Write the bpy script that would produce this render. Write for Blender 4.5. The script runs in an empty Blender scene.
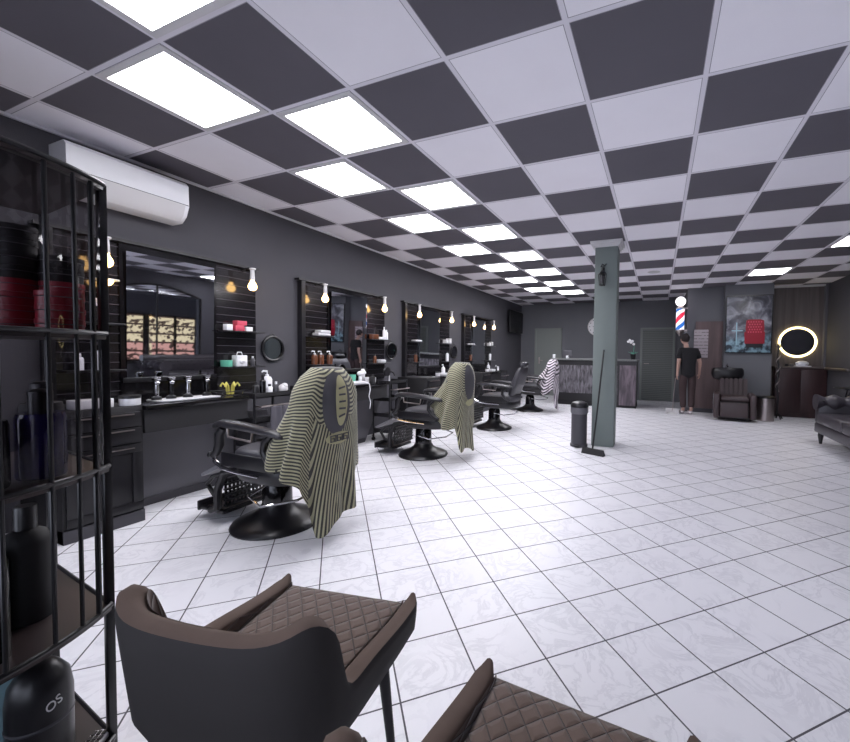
import bpy, bmesh, math, random
from math import sin, cos, pi, radians as RD
from mathutils import Vector, Matrix
random.seed(7)
COL = bpy.context.scene.collection
sc = bpy.context.scene

# ------------------------------------------------------------------ materials
def new_mat(name):
    m = bpy.data.materials.new(name); m.use_nodes = True
    nt = m.node_tree; b = nt.nodes['Principled BSDF']
    return m, nt, b
def rgb(r, g, b):
    f = lambda c: ((c/255+.055)/1.055)**2.4 if c/255 > .04045 else c/255/12.92
    return (f(r), f(g), f(b), 1)
def M(name, col, rough=.5, metal=0, noise=0, scale=20, bump=0, bscale=60, coat=0, emit=None, es=0, alpha=1, trans=0, spec=.5):
    m, nt, b = new_mat(name)
    b.inputs['Base Color'].default_value = rgb(*col); b.inputs['Roughness'].default_value = rough
    b.inputs['Metallic'].default_value = metal; b.inputs['Coat Weight'].default_value = coat
    b.inputs['Specular IOR Level'].default_value = spec
    b.inputs['Transmission Weight'].default_value = trans; b.inputs['Alpha'].default_value = alpha
    if emit: b.inputs['Emission Color'].default_value = rgb(*emit); b.inputs['Emission Strength'].default_value = es
    tc = nt.nodes.new('ShaderNodeTexCoord')
    if noise:
        n = nt.nodes.new('ShaderNodeTexNoise'); n.inputs['Scale'].default_value = scale; n.inputs['Detail'].default_value = 4
        nt.links.new(tc.outputs['Object'], n.inputs['Vector'])
        mx = nt.nodes.new('ShaderNodeMix'); mx.data_type = 'RGBA'
        c = rgb(*col); mx.inputs[6].default_value = tuple(x*(1-noise) for x in c[:3])+(1,); mx.inputs[7].default_value = tuple(min(1, x*(1+noise)) for x in c[:3])+(1,)
        nt.links.new(n.outputs['Fac'], mx.inputs[0]); nt.links.new(mx.outputs[2], b.inputs['Base Color'])
    if bump:
        n = nt.nodes.new('ShaderNodeTexNoise'); n.inputs['Scale'].default_value = bscale
        nt.links.new(tc.outputs['Object'], n.inputs['Vector'])
        bp = nt.nodes.new('ShaderNodeBump'); bp.inputs['Strength'].default_value = bump; bp.inputs['Distance'].default_value = .01
        nt.links.new(n.outputs['Fac'], bp.inputs['Height']); nt.links.new(bp.outputs[0], b.inputs['Normal'])
    return m
def math_node(nt, op, a, b=None, c=None):
    n = nt.nodes.new('ShaderNodeMath'); n.operation = op
    for k, v in enumerate((a, b, c)):
        if v is None: continue
        if isinstance(v, (int, float)): n.inputs[k].default_value = v
        else: nt.links.new(v, n.inputs[k])
    return n.outputs[0]
def mixc(nt, fac, a, b):
    n = nt.nodes.new('ShaderNodeMix'); n.data_type = 'RGBA'
    for k, v in ((0, fac), (6, a), (7, b)):
        if isinstance(v, (tuple, int, float)): n.inputs[k].default_value = v
        else: nt.links.new(v, n.inputs[k])
    return n.outputs[2]
def xyz(nt, out):
    s = nt.nodes.new('ShaderNodeSeparateXYZ'); nt.links.new(out, s.inputs[0]); return s.outputs
def edge_mask(nt, c, w):      # 1 near integer values of c
    f = math_node(nt, 'FRACT', c); g = math_node(nt, 'SUBTRACT', 1, f)
    return math_node(nt, 'LESS_THAN', math_node(nt, 'MINIMUM', f, g), w)

GX, GY, TS = -2.9297, 1.2161, .625
CAMZ = 1.229676; CZ = 2.744
def ceiling_mat():
    m, nt, b = new_mat('ceiling_checker'); tc = nt.nodes.new('ShaderNodeTexCoord'); s = xyz(nt, tc.outputs['Object'])
    u = math_node(nt, 'DIVIDE', math_node(nt, 'SUBTRACT', s[0], GX), TS); v = math_node(nt, 'DIVIDE', math_node(nt, 'SUBTRACT', s[1], GY), TS)
    par = math_node(nt, 'FLOORED_MODULO', math_node(nt, 'ADD', math_node(nt, 'FLOOR', u), math_node(nt, 'FLOOR', v)), 2)
    n = nt.nodes.new('ShaderNodeTexNoise'); n.inputs['Scale'].default_value = 2.2; n.inputs['Detail'].default_value = 6; nt.links.new(tc.outputs['Object'], n.inputs['Vector'])
    wh = mixc(nt, n.outputs['Fac'], rgb(236, 233, 240), rgb(245, 243, 249)); dk = mixc(nt, n.outputs['Fac'], rgb(86, 83, 91), rgb(94, 91, 99))
    base = mixc(nt, par, wh, dk)
    e = math_node(nt, 'MAXIMUM', edge_mask(nt, u, .02), edge_mask(nt, v, .02))
    e2 = math_node(nt, 'MAXIMUM', edge_mask(nt, u, .026), edge_mask(nt, v, .026))
    base = mixc(nt, e2, base, rgb(150, 147, 156)); base = mixc(nt, e, base, rgb(222, 219, 227))
    nt.links.new(base, b.inputs['Base Color']); b.inputs['Roughness'].default_value = .75
    bp = nt.nodes.new('ShaderNodeBump'); bp.inputs['Distance'].default_value = .004; bp.inputs['Strength'].default_value = .5
    nt.links.new(e2, bp.inputs['Height']); nt.links.new(bp.outputs[0], b.inputs['Normal'])
    return m
def floor_mat():
    m, nt, b = new_mat('marble_tiles'); tc = nt.nodes.new('ShaderNodeTexCoord')
    mp = nt.nodes.new('ShaderNodeMapping'); mp.vector_type = 'TEXTURE'
    mp.inputs['Location'].default_value = (.02176, 1.53275, 0); mp.inputs['Rotation'].default_value = (0, 0, .7699); mp.inputs['Scale'].default_value = (.290388,)*3
    nt.links.new(tc.outputs['Object'], mp.inputs['Vector']); s = xyz(nt, mp.outputs[0])
    e = math_node(nt, 'MAXIMUM', edge_mask(nt, s[0], .011), edge_mask(nt, s[1], .011))
    fl = nt.nodes.new('ShaderNodeCombineXYZ'); nt.links.new(math_node(nt, 'FLOOR', s[0]), fl.inputs[0]); nt.links.new(math_node(nt, 'FLOOR', s[1]), fl.inputs[1])
    wn = nt.nodes.new('ShaderNodeTexWhiteNoise'); nt.links.new(fl.outputs[0], wn.inputs['Vector'])
    ad = nt.nodes.new('ShaderNodeVectorMath'); ad.operation = 'MULTIPLY_ADD'; nt.links.new(wn.outputs['Color'], ad.inputs[0]); ad.inputs[1].default_value = (9, 9, 9); nt.links.new(mp.outputs[0], ad.inputs[2])
    n = nt.nodes.new('ShaderNodeTexNoise'); n.inputs['Scale'].default_value = 1.5; n.inputs['Detail'].default_value = 7; n.inputs['Roughness'].default_value = .62; n.inputs['Distortion'].default_value = 1.6
    nt.links.new(ad.outputs[0], n.inputs['Vector'])
    vein = math_node(nt, 'ABSOLUTE', math_node(nt, 'SUBTRACT', n.outputs['Fac'], .5))
    r = nt.nodes.new('ShaderNodeMapRange'); r.inputs['From Max'].default_value = .05; nt.links.new(vein, r.inputs['Value'])
    n2 = nt.nodes.new('ShaderNodeTexNoise'); n2.inputs['Scale'].default_value = .8; n2.inputs['Detail'].default_value = 3; nt.links.new(ad.outputs[0], n2.inputs['Vector'])
    r2 = nt.nodes.new('ShaderNodeMapRange'); r2.inputs['From Min'].default_value = .45; r2.inputs['From Max'].default_value = .62; nt.links.new(n2.outputs['Fac'], r2.inputs['Value'])
    vv = math_node(nt, 'MAXIMUM', r.outputs[0], r2.outputs[0])
    c = mixc(nt, vv, rgb(211, 210, 216), rgb(226, 225, 230)); c = mixc(nt, e, c, rgb(82, 80, 86))
    nt.links.new(c, b.inputs['Base Color'])
    ro = math_node(nt, 'MULTIPLY_ADD', e, .4, .4); nt.links.new(ro, b.inputs['Roughness'])
    bp = nt.nodes.new('ShaderNodeBump'); bp.inputs['Distance'].default_value = .002; bp.invert = True; nt.links.new(e, bp.inputs['Height']); nt.links.new(bp.outputs[0], b.inputs['Normal'])
    return m
def stripe_mat(name, ca, cb, nu, nv, duty=.5, logo=None):
    m, nt, b = new_mat(name); tc = nt.nodes.new('ShaderNodeTexCoord'); s = xyz(nt, tc.outputs['UV'])
    t = math_node(nt, 'ADD', math_node(nt, 'MULTIPLY', s[0], nu), math_node(nt, 'MULTIPLY', s[1], nv))
    k = math_node(nt, 'LESS_THAN', math_node(nt, 'FRACT', t), duty)
    nt.links.new(mixc(nt, k, rgb(*ca), rgb(*cb)), b.inputs['Base Color']); b.inputs['Roughness'].default_value = .8; b.inputs['Sheen Weight'].default_value = .2
    return m
def line_mat(name, col, line, axis, step, w, rough=.3, spec=.5, off=0):   # board with fine lines (slat wall, louvre door)
    m, nt, b = new_mat(name); tc = nt.nodes.new('ShaderNodeTexCoord'); s = xyz(nt, tc.outputs['Object'])
    e = edge_mask(nt, math_node(nt, 'DIVIDE', math_node(nt, 'ADD', s[axis], off), step), w)
    nt.links.new(mixc(nt, e, rgb(*col), rgb(*line)), b.inputs['Base Color']); b.inputs['Roughness'].default_value = rough; b.inputs['Specular IOR Level'].default_value = spec
    bp = nt.nodes.new('ShaderNodeBump'); bp.inputs['Distance'].default_value = .006; bp.invert = True; nt.links.new(e, bp.inputs['Height']); nt.links.new(bp.outputs[0], b.inputs['Normal'])
    return m
def wood_mat(name, a, c, scale=3, rough=.5, axis=2, stretch=.12):
    m, nt, b = new_mat(name); tc = nt.nodes.new('ShaderNodeTexCoord'); mp = nt.nodes.new('ShaderNodeMapping')
    sca = [1, 1, 1]; sca[axis] = stretch; mp.inputs['Scale'].default_value = sca; nt.links.new(tc.outputs['Object'], mp.inputs[0])
    n = nt.nodes.new('ShaderNodeTexNoise'); n.inputs['Scale'].default_value = scale; n.inputs['Detail'].default_value = 8; n.inputs['Distortion'].default_value = .6
    nt.links.new(mp.outputs[0], n.inputs['Vector']); r = nt.nodes.new('ShaderNodeMapRange'); r.inputs['From Min'].default_value = .35; r.inputs['From Max'].default_value = .65; nt.links.new(n.outputs['Fac'], r.inputs['Value'])
    nt.links.new(mixc(nt, r.outputs[0], rgb(*a), rgb(*c)), b.inputs['Base Color']); b.inputs['Roughness'].default_value = rough
    return m
def quilt_mat(name, a, c, nu, nv):
    m, nt, b = new_mat(name); tc = nt.nodes.new('ShaderNodeTexCoord'); s = xyz(nt, tc.outputs['UV'])
    u = math_node(nt, 'MULTIPLY', s[0], nu); v = math_node(nt, 'MULTIPLY', s[1], nv)
    p = math_node(nt, 'ADD', u, v); q = math_node(nt, 'SUBTRACT', u, v)
    tri = lambda x: math_node(nt, 'MINIMUM', math_node(nt, 'FRACT', x), math_node(nt, 'SUBTRACT', 1, math_node(nt, 'FRACT', x)))
    d = math_node(nt, 'MINIMUM', tri(p), tri(q))
    h = math_node(nt, 'POWER', math_node(nt, 'MINIMUM', math_node(nt, 'MULTIPLY', d, 4), 1), .5)
    bp = nt.nodes.new('ShaderNodeBump'); bp.inputs['Distance'].default_value = .005; bp.inputs['Strength'].default_value = .8; nt.links.new(h, bp.inputs['Height']); nt.links.new(bp.outputs[0], b.inputs['Normal'])
    n = nt.nodes.new('ShaderNodeTexNoise'); n.inputs['Scale'].default_value = 14; n.inputs['Detail'].default_value = 6; nt.links.new(tc.outputs['Object'], n.inputs['Vector'])
    base = mixc(nt, n.outputs['Fac'], rgb(*a), rgb(*c)); st = math_node(nt, 'LESS_THAN', d, .035)
    nt.links.new(mixc(nt, st, base, rgb(48, 40, 36)), b.inputs['Base Color']); b.inputs['Roughness'].default_value = .8; b.inputs['Sheen Weight'].default_value = .35; b.inputs['Sheen Roughness'].default_value = .4
    return m

MT = dict(
 ceiling=ceiling_mat(), floor=floor_mat(),
 wall=M('wall_grey', (68, 67, 73), .8, noise=.08, scale=3, bump=.1, bscale=120),
 wallback=M('wall_back_grey', (100, 101, 106), .8, noise=.06, scale=3),
 brownwall=wood_mat('brown_wall_panel', (78, 62, 63), (108, 88, 88), 4, .5),
 taupe=wood_mat('taupe_wall_panel', (82, 74, 72), (100, 92, 90), 12, .6, stretch=.05),
 pillar=M('pillar_green_grey', (112, 121, 119), .7, noise=.06, scale=5),
 black=M('black_satin', (24, 23, 27), .35), blackm=M('black_matt', (22, 21, 25), .65),
 gloss=M('black_gloss', (14, 13, 16), .12), leather=M('black_leather', (34, 33, 38), .35, bump=.15, bscale=90),
 seatlea=M('grey_black_leather', (58, 57, 63), .42, bump=.12, bscale=90),
 chrome=M('chrome', (200, 200, 205), .15, 1), steel=M('brushed_steel', (170, 160, 158), .35, 1),
 white=M('white_plastic', (226, 226, 230), .4), offw=M('off_white', (205, 203, 205), .6),
 greyp=M('grey_panel', (92, 91, 97), .4, noise=.06, scale=4), dgrey=M('dark_grey', (60, 59, 65), .5),
 slat=line_mat('black_slat_wall', (22, 20, 24), (92, 88, 96), 2, .075, .03, .14, .8),
 mirror=M('mirror_glass', (215, 217, 222), .02, 1), darkmir=M('dark_mirror_glass', (120, 120, 126), .04, 1),
 diffuser=M('lit_diffuser', (255, 255, 255), .5, emit=(250, 249, 255), es=6.5),
 diffuserB=M('lit_diffuser_soft', (255, 255, 255), .5, emit=(250, 249, 255), es=2.2),
 bulb=M('lit_bulb', (255, 220, 150), .3, emit=(255, 205, 130), es=4.5), led=M('led_ring', (255, 240, 190), .3, emit=(255, 232, 165), es=1.6),
 globe=M('lit_globe', (255, 255, 255), .4, emit=(235, 230, 235), es=.9),
 glass=M('clear_glass', (235, 240, 245), .03, trans=1), purple=M('purple_liquid', (34, 24, 84), .15, coat=.3), amber=M('amber_bottle', (96, 58, 40), .15),
 red=M('red_lacquer', (140, 20, 40), .3), redbox=M('pink_red_box', (196, 70, 92), .5), green=M('mint_green', (96, 176, 150), .4),
 yellow=M('pale_yellow', (200, 190, 90), .5), cyan=M('pale_blue', (150, 185, 196), .5), blue=M('strong_blue', (30, 84, 160), .4),
 towel=M('grey_towel', (78, 76, 84), .9, bump=.4, bscale=200), white_towel=M('white_towel', (200, 200, 204), .9, bump=.4, bscale=200),
 wood=wood_mat('dark_wood_shelf', (26, 21, 22), (54, 43, 43), 9, .35, axis=0), dwood=wood_mat('dark_mahogany', (44, 28, 30), (60, 40, 42), 8, .4),
 desk=wood_mat('carved_desk_front', (44, 42, 46), (112, 108, 116), 22, .5, stretch=.25), deskside=wood_mat('desk_side_wood', (66, 58, 66), (112, 100, 110), 14, .5, stretch=.2),
 desktop=M('desk_top', (110, 112, 112), .3), skin=M('skin', (176, 142, 130), .6), shirt=M('black_tshirt', (22, 21, 26), .9), trouser=M('brown_trousers', (58, 44, 46), .9), hair=M('dark_hair', (34, 26, 28), .8), shoe=M('white_shoes', (180, 172, 175), .6),
 sofa=M('charcoal_leather_sofa', (66, 62, 68), .32, bump=.12, bscale=70), recl=M('brown_recliner_leather', (62, 50, 52), .4, bump=.1, bscale=70),
 velvet=M('brown_velvet', (84, 68, 60), .85, noise=.25, scale=14), velvetd=M('dark_brown_velvet_back', (31, 27, 27), .8, noise=.2, scale=10),
 quilt=quilt_mat('quilted_brown_velvet', (82, 66, 58), (106, 88, 79), 7.5, 7.5), quiltw=quilt_mat('quilted_brown_wing', (84, 68, 60), (106, 88, 79), 16, 3),
 cape=stripe_mat('khaki_striped_cape', (160, 157, 128), (50, 48, 44), 9, 34), cape2=stripe_mat('white_striped_cape', (214, 206, 214), (44, 36, 46), 3, 11),
 khaki=M('khaki_cloth', (172, 167, 130), .8), capedk=M('cape_grey', (70, 69, 74), .6), door=line_mat('slatted_door', (104, 108, 106), (80, 84, 82), 2, .05, .12, .5), doorp=M('plain_door', (118, 123, 121), .5),
 tread=M('tread_plate', (120, 118, 124), .5, noise=.35, scale=70), exterior=M('dim_plaster', (70, 68, 74), .8), tvblack=M('screen_black', (10, 10, 13), .1), frame=M('black_frame', (18, 17, 20), .3),
)

# ------------------------------------------------------------------ mesh building
class MB:
    def __init__(s): s.bm = bmesh.new(); s.uv = s.bm.loops.layers.uv.new('UV')
    def box(s, x0, x1, y0, y1, z0, z1, bev=0, seg=2):
        vs = [s.bm.verts.new(p) for p in ((x0,y0,z0),(x1,y0,z0),(x1,y1,z0),(x0,y1,z0),(x0,y0,z1),(x1,y0,z1),(x1,y1,z1),(x0,y1,z1))]
        fs = [s.bm.faces.new([vs[i] for i in q]) for q in ((3,2,1,0),(4,5,6,7),(0,1,5,4),(1,2,6,5),(2,3,7,6),(3,0,4,7))]
        if bev:
            es = list({e for f in fs for e in f.edges})
            bmesh.ops.bevel(s.bm, geom=es, offset=bev, segments=seg, profile=.5, affect='EDGES')
        return s
    def hexa(s, pts):     # 8 corner points in the order of box()
        vs = [s.bm.verts.new(p) for p in pts]
        for q in ((3,2,1,0),(4,5,6,7),(0,1,5,4),(1,2,6,5),(2,3,7,6),(3,0,4,7)): s.bm.faces.new([vs[i] for i in q])
        return s
    def rings(s, rings, cap=True, closed=True, loop=False):
        R = [[s.bm.verts.new(p) for p in r] for r in rings]; n = len(R[0]); m = len(R)
        for j in range(m if loop else m-1):
            a, b = R[j], R[(j+1) % m]
            for i in range(n if closed else n-1):
                k = (i+1) % n
                f = s.bm.faces.new((a[i], a[k], b[k], b[i]))
                for l, (uu, vv) in zip(f.loops, ((i/n, j/(m-1 or 1)), ((i+1)/n, j/(m-1 or 1)), ((i+1)/n, (j+1)/(m-1 or 1)), (i/n, (j+1)/(m-1 or 1)))): l[s.uv].uv = (uu, vv)
        if cap and closed and not loop:
            for r in (R[0][::-1], R[-1]):
                try: s.bm.faces.new(r)
                except Exception: pass
        return s
    def lathe(s, prof, c=(0,0,0), n=28, sx=1, sy=1):
        return s.rings([[(c[0]+max(r,.0004)*sx*cos(2*pi*i/n), c[1]+max(r,.0004)*sy*sin(2*pi*i/n), c[2]+z) for i in range(n)] for r, z in prof])
    def tube(s, pts, r, n=8, loop=False, flat=1):
        P = [Vector(p) for p in pts]; out = []; up = Vector((0,0,1)); prev = None
        for i, p in enumerate(P):
            if loop: t = P[(i+1) % len(P)]-P[i-1]
            else: t = P[min(i+1, len(P)-1)]-P[max(i-1, 0)]
            t.normalize()
            if prev is None:
                a = up if abs(t.z) < .9 else Vector((1,0,0)); x = t.cross(a).normalized()
            else: x = (prev - t*prev.dot(t)).normalized()
            prev = x; y = t.cross(x); rr = r[i] if isinstance(r, (list, tuple)) else r
            out.append([p + x*rr*cos(2*pi*k/n) + y*rr*flat*sin(2*pi*k/n) for k in range(n)])
        return s.rings(out, loop=loop)
    def cyl(s, a, b, r, r2=None, n=20): return s.tube([a, b], [r, r if r2 is None else r2], n)
    def ball(s, c, r, n=16, m=10):
        r = (r,)*3 if isinstance(r, (int, float)) else r
        return s.rings([[(c[0]+r[0]*sin(pi*j/m+1e-3*(j==0)-1e-3*(j==m))*cos(2*pi*i/n), c[1]+r[1]*sin(pi*j/m+1e-3*(j==0)-1e-3*(j==m))*sin(2*pi*i/n), c[2]-r[2]*cos(pi*j/m)) for i in range(n)] for j in range(m+1)])
    def prism(s, poly, f, a, b):     # poly of 2D points, f(u,v,w) -> xyz
        A = [s.bm.verts.new(f(u, v, a)) for u, v in poly]; B = [s.bm.verts.new(f(u, v, b)) for u, v in poly]
        s.bm.faces.new(A[::-1]); s.bm.faces.new(B); n = len(A)
        for i in range(n): s.bm.faces.new((A[i], A[(i+1)%n], B[(i+1)%n], B[i]))
        return s
    def grid(s, f, nu, nv, thick=None):
        V = [[s.bm.verts.new(f(i/nu, j/nv)) for i in range(nu+1)] for j in range(nv+1)]
        for j in range(nv):
            for i in range(nu):
                fc = s.bm.faces.new((V[j][i], V[j][i+1], V[j+1][i+1], V[j+1][i]))
                for l, (a, b) in zip(fc.loops, ((i,j),(i+1,j),(i+1,j+1),(i,j+1))): l[s.uv].uv = (a/nu, b/nv)
        return s
    def rot(s, ang, axis, c=(0,0,0)):
        bmesh.ops.rotate(s.bm, verts=s.bm.verts, cent=c, matrix=Matrix.Rotation(ang, 3, axis)); return s
    def build(s, name, mat, parent=None, loc=None, smooth=40, sub=0, solid=0):
        bmesh.ops.recalc_face_normals(s.bm, faces=s.bm.faces)
        if sub: pass
        for f in s.bm.faces: f.smooth = True
        for e in s.bm.edges:
            if len(e.link_faces) == 2 and e.calc_face_angle(0) > RD(smooth): e.smooth = False
        me = bpy.data.meshes.new(name); s.bm.to_mesh(me); s.bm.free()
        o = bpy.data.objects.new(name, me); COL.objects.link(o)
        me.materials.append(MT[mat] if isinstance(mat, str) else mat)
        if parent: o.parent = parent
        if loc: o.location = loc
        if sub or solid:
            if solid:
                md = o.modifiers.new('s', 'SOLIDIFY'); md.thickness = solid; md.offset = 0
            if sub:
                md = o.modifiers.new('d', 'SUBSURF'); md.levels = md.render_levels = sub
            bake(o)
        return o
def bake(o):
    bpy.context.view_layer.update()
    dg = bpy.context.evaluated_depsgraph_get(); me = bpy.data.meshes.new_from_object(o.evaluated_get(dg)); o.modifiers.clear(); o.data = me
    for p in me.polygons: p.use_smooth = True
def tag(o, label, cat, group=None, kind=None):
    o['label'] = label; o['category'] = cat
    if group: o['group'] = group
    if kind: o['kind'] = kind
    return o
def E(name, loc, label, cat, rz=0, group=None):
    o = bpy.data.objects.new(name, None); COL.objects.link(o); o.location = loc; o.rotation_euler = (0, 0, rz); o.empty_display_size = .1
    return tag(o, label, cat, group)
def structure(name, mb, mat, loc=None):
    o = mb.build(name, mat, loc=loc); o['kind'] = 'structure'; return o
def copy_tree(o, loc=None, label=None, parent=None, rz=None):
    c = o.copy(); COL.objects.link(c)
    if parent: c.parent = parent
    if loc: c.location = loc
    if label: c['label'] = label
    if rz is not None: c.rotation_euler = (0, 0, rz)
    for ch in list(o.children): copy_tree(ch, parent=c)
    return c
def solo(name, mb, mat, loc, label, cat, group=None, rz=0, smooth=40):
    o = mb.build(name, mat, loc=loc, smooth=smooth); o.rotation_euler = (0, 0, rz); return tag(o, label, cat, group)

WL, WR, WB, WF = -3.95, 3.15, 11.75, -.2
# ------------------------------------------------------------------ setting
structure('floor', MB().box(WL-.2, WR+.2, WF-.2, WB+.2, -.1, 0), 'floor')
structure('ceiling', MB().box(WL-.2, WR+.2, WF-.2, WB+.2, CZ, CZ+.1), 'ceiling')
structure('wall_left', MB().box(WL-.2, WL, WF-.2, WB+.2, 0, CZ), 'wall')
structure('wall_back', MB().box(WL, 1.3, WB, WB+.2, 0, CZ), 'wallback')
structure('wall_back_step', MB().box(.57, 2.13, 9.9, 11.75, 0, CZ), 'wallback')
structure('wall_back_alcove', MB().box(2.13, WR, 10.22, 11.75, 0, CZ), 'taupe')
structure('wall_back_column', MB().box(1.27, 2.13, 9.7, 9.9, 0, CZ), 'wallback')
structure('trim_1', MB().box(.74, 1.265, 9.86, 9.9, 0.09, 2.0), 'brownwall')
structure('trim_2', MB().box(WL, WL+.025, WF, WB, CZ-.018, CZ), 'white')
structure('trim_3', MB().box(WR-.04, WR, 10.12, 10.22, 0, CZ), 'greyp')
structure('trim_4', MB().box(2.16, WR-.05, 10.12, 10.22, CZ-.035, CZ-.005), 'offw')
structure('baseboard_back', MB().box(.57, 1.27, 9.84, 9.9, 0, .09), 'dgrey')
# right wall with an arched window
AY0, AY1, AZ0, AZS, AZA = 4.7, 6.62, .62, 2.24, 2.46
arch = [(AY0+(AY1-AY0)*k/16, AZS+(AZA-AZS)*sin(pi*k/16)) for k in range(17)]
w = MB(); fx = lambda u, v, t: (t, u, v)
w.box(WR, WR+.2, WF-.2, AY0, 0, CZ); w.box(WR, WR+.2, AY1, 10.4, 0, CZ); w.box(WR, WR+.2, AY0, AY1, 0, AZ0)
for k in range(16):
    (a, za), (b, zb) = arch[k], arch[k+1]; w.prism([(a, za), (b, zb), (b, CZ), (a, CZ)], fx, WR, WR+.2)
structure('wall_right', w, 'wall')
wf = MB(); pts = [(WR+.03, AY0, AZ0)]+[(WR+.03, a, z) for a, z in arch]+[(WR+.03, AY1, AZ0)]
wf.tube(pts, .035, 8, loop=True); wf.cyl((WR+.03, 5.66, AZ0), (WR+.03, 5.66, AZA), .02)
wf = structure('window_1', wf, 'frame')
g = MB(); g.prism([(AY0, AZ0), (AY1, AZ0)]+arch[::-1], fx, WR+.06, WR+.066)
def thin_glass():
    m, nt, b = new_mat('window_pane_glass'); nt.nodes.remove(b); o = nt.nodes['Material Output']
    t = nt.nodes.new('ShaderNodeBsdfTransparent'); gl = nt.nodes.new('ShaderNodeBsdfGlossy'); gl.inputs['Roughness'].default_value = .02
    fr = nt.nodes.new('ShaderNodeFresnel'); mx = nt.nodes.new('ShaderNodeMixShader'); t.inputs[0].default_value = (.96, .97, .98, 1)
    nt.links.new(fr.outputs[0], mx.inputs[0]); nt.links.new(t.outputs[0], mx.inputs[1]); nt.links.new(gl.outputs[0], mx.inputs[2]); nt.links.new(mx.outputs[0], o.inputs[0]); return m
MT['pane'] = thin_glass()
g.build('window_pane', 'pane', wf)
# lit passage and shop display outside the arched window, seen in the first mirror
structure('floor_passage', MB().box(WR+.2, 6.4, 4, 11.5, -.1, 0), 'dgrey')
structure('ceiling_passage', MB().box(WR+.2, 6.4, 4, 11.5, 2.5, 2.6), 'ceiling')
structure('wall_passage', MB().box(6.2, 6.4, 4, 11.5, 0, 2.5), 'exterior')
def display_mat():
    m, nt, b = new_mat('lit_display'); tc = nt.nodes.new('ShaderNodeTexCoord'); s = xyz(nt, tc.outputs['Object'])
    n = nt.nodes.new('ShaderNodeTexNoise'); n.inputs['Scale'].default_value = 9; n.inputs['Detail'].default_value = 5; nt.links.new(tc.outputs['Object'], n.inputs['Vector'])
    sh = edge_mask(nt, math_node(nt, 'DIVIDE', s[2], .26), .1); k = math_node(nt, 'LESS_THAN', n.outputs['Fac'], .46)
    dk = math_node(nt, 'MAXIMUM', sh, k); low = math_node(nt, 'MULTIPLY', math_node(nt, 'LESS_THAN', s[2], .5), math_node(nt, 'GREATER_THAN', s[1], -.25))
    c = mixc(nt, low, rgb(236, 218, 180), rgb(214, 160, 150)); c = mixc(nt, dk, c, rgb(66, 48, 42)); nt.links.new(c, b.inputs['Emission Color']); b.inputs['Emission Strength'].default_value = .42
    b.inputs['Base Color'].default_value = (.02, .02, .02, 1); return m
MT['display'] = display_mat()
for k, (a, b) in enumerate(((6.45, 6.85), (7.0, 7.65), (7.72, 8.25))):
    sw = E('shop_window', (6.2, (a+b)/2, .5), ['narrow grey-lit shop window seen through the arched window', 'warm-lit shop window in the middle seen through the arched window', 'warm-lit shop window at the end seen through the arched window'][k], 'window', group='lit shop windows across the passage')
    h = (b-a)/2; MB().box(-.03, -.012, -h, h, 0, 1.32).build('display', 'display', sw)
    f = MB(); f.box(-.05, -.001, -h-.03, -h, -.03, 1.35); f.box(-.05, -.001, h, h+.03, -.03, 1.35); f.box(-.05, -.001, -h, h, 1.32, 1.35); f.box(-.05, -.001, -h, h, -.03, 0); f.build('window_frame', 'frame', sw)
# front wall behind the camera: shop windows
w = MB(); w.box(WL, -3, WF-.2, WF, 0, CZ); w.box(2.6, WR, WF-.2, WF, 0, CZ); w.box(-3, 2.6, WF-.2, WF, 0, .35); w.box(-3, 2.6, WF-.2, WF, 2.3, CZ); structure('wall_front', w, 'wall')
wf = MB()
for x in (-3, -1.13, .73, 2.56): wf.box(x, x+.04, WF-.12, WF-.06, .35, 2.3)
wf.box(-2.96, 2.56, WF-.12, WF-.06, .35, .39); wf.box(-2.96, 2.56, WF-.12, WF-.06, 2.26, 2.3)
wf = structure('window_2', wf, 'frame'); MB().box(-2.96, 2.56, WF-.095, WF-.089, .39, 2.26).build('window_pane', 'pane', wf)
# doors in the back wall
d1 = MB(); d1.box(-3.45, -2.72, WB-.03, WB, 0, 1.97); d1.box(-3.5, -3.45, WB-.045, WB, 0, 2.02); d1.box(-2.72, -2.67, WB-.045, WB, 0, 2.02); d1.box(-3.5, -2.67, WB-.045, WB, 1.97, 2.02)
d1 = structure('door_1', d1, 'doorp')
h = MB(); h.box(-3.37, -3.33, WB-.04, WB-.03, .95, 1.15); h.cyl((-3.35, WB-.04, 1.05), (-3.35, WB-.07, 1.05), .012); h.cyl((-3.35, WB-.07, 1.05), (-3.24, WB-.07, 1.05), .01); h.build('door_handle', 'steel', d1)
d2 = structure('door_2', MB().box(-.42, .34, WB-.03, WB, .02, 1.95), 'door')
f = MB(); f.box(-.48, -.42, WB-.05, WB, 0, 2.0); f.box(.34, .4, WB-.05, WB, 0, 2.0); f.box(-.42, .34, WB-.05, WB, 1.95, 2.0); f.build('door_frame', 'doorp', d2)
h = MB(); h.cyl((-.36, WB-.03, 1.02), (-.36, WB-.07, 1.02), .012); h.cyl((-.36, WB-.07, 1.02), (-.24, WB-.07, 1.02), .01); h.build('door_handle', 'steel', d2)
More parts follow.
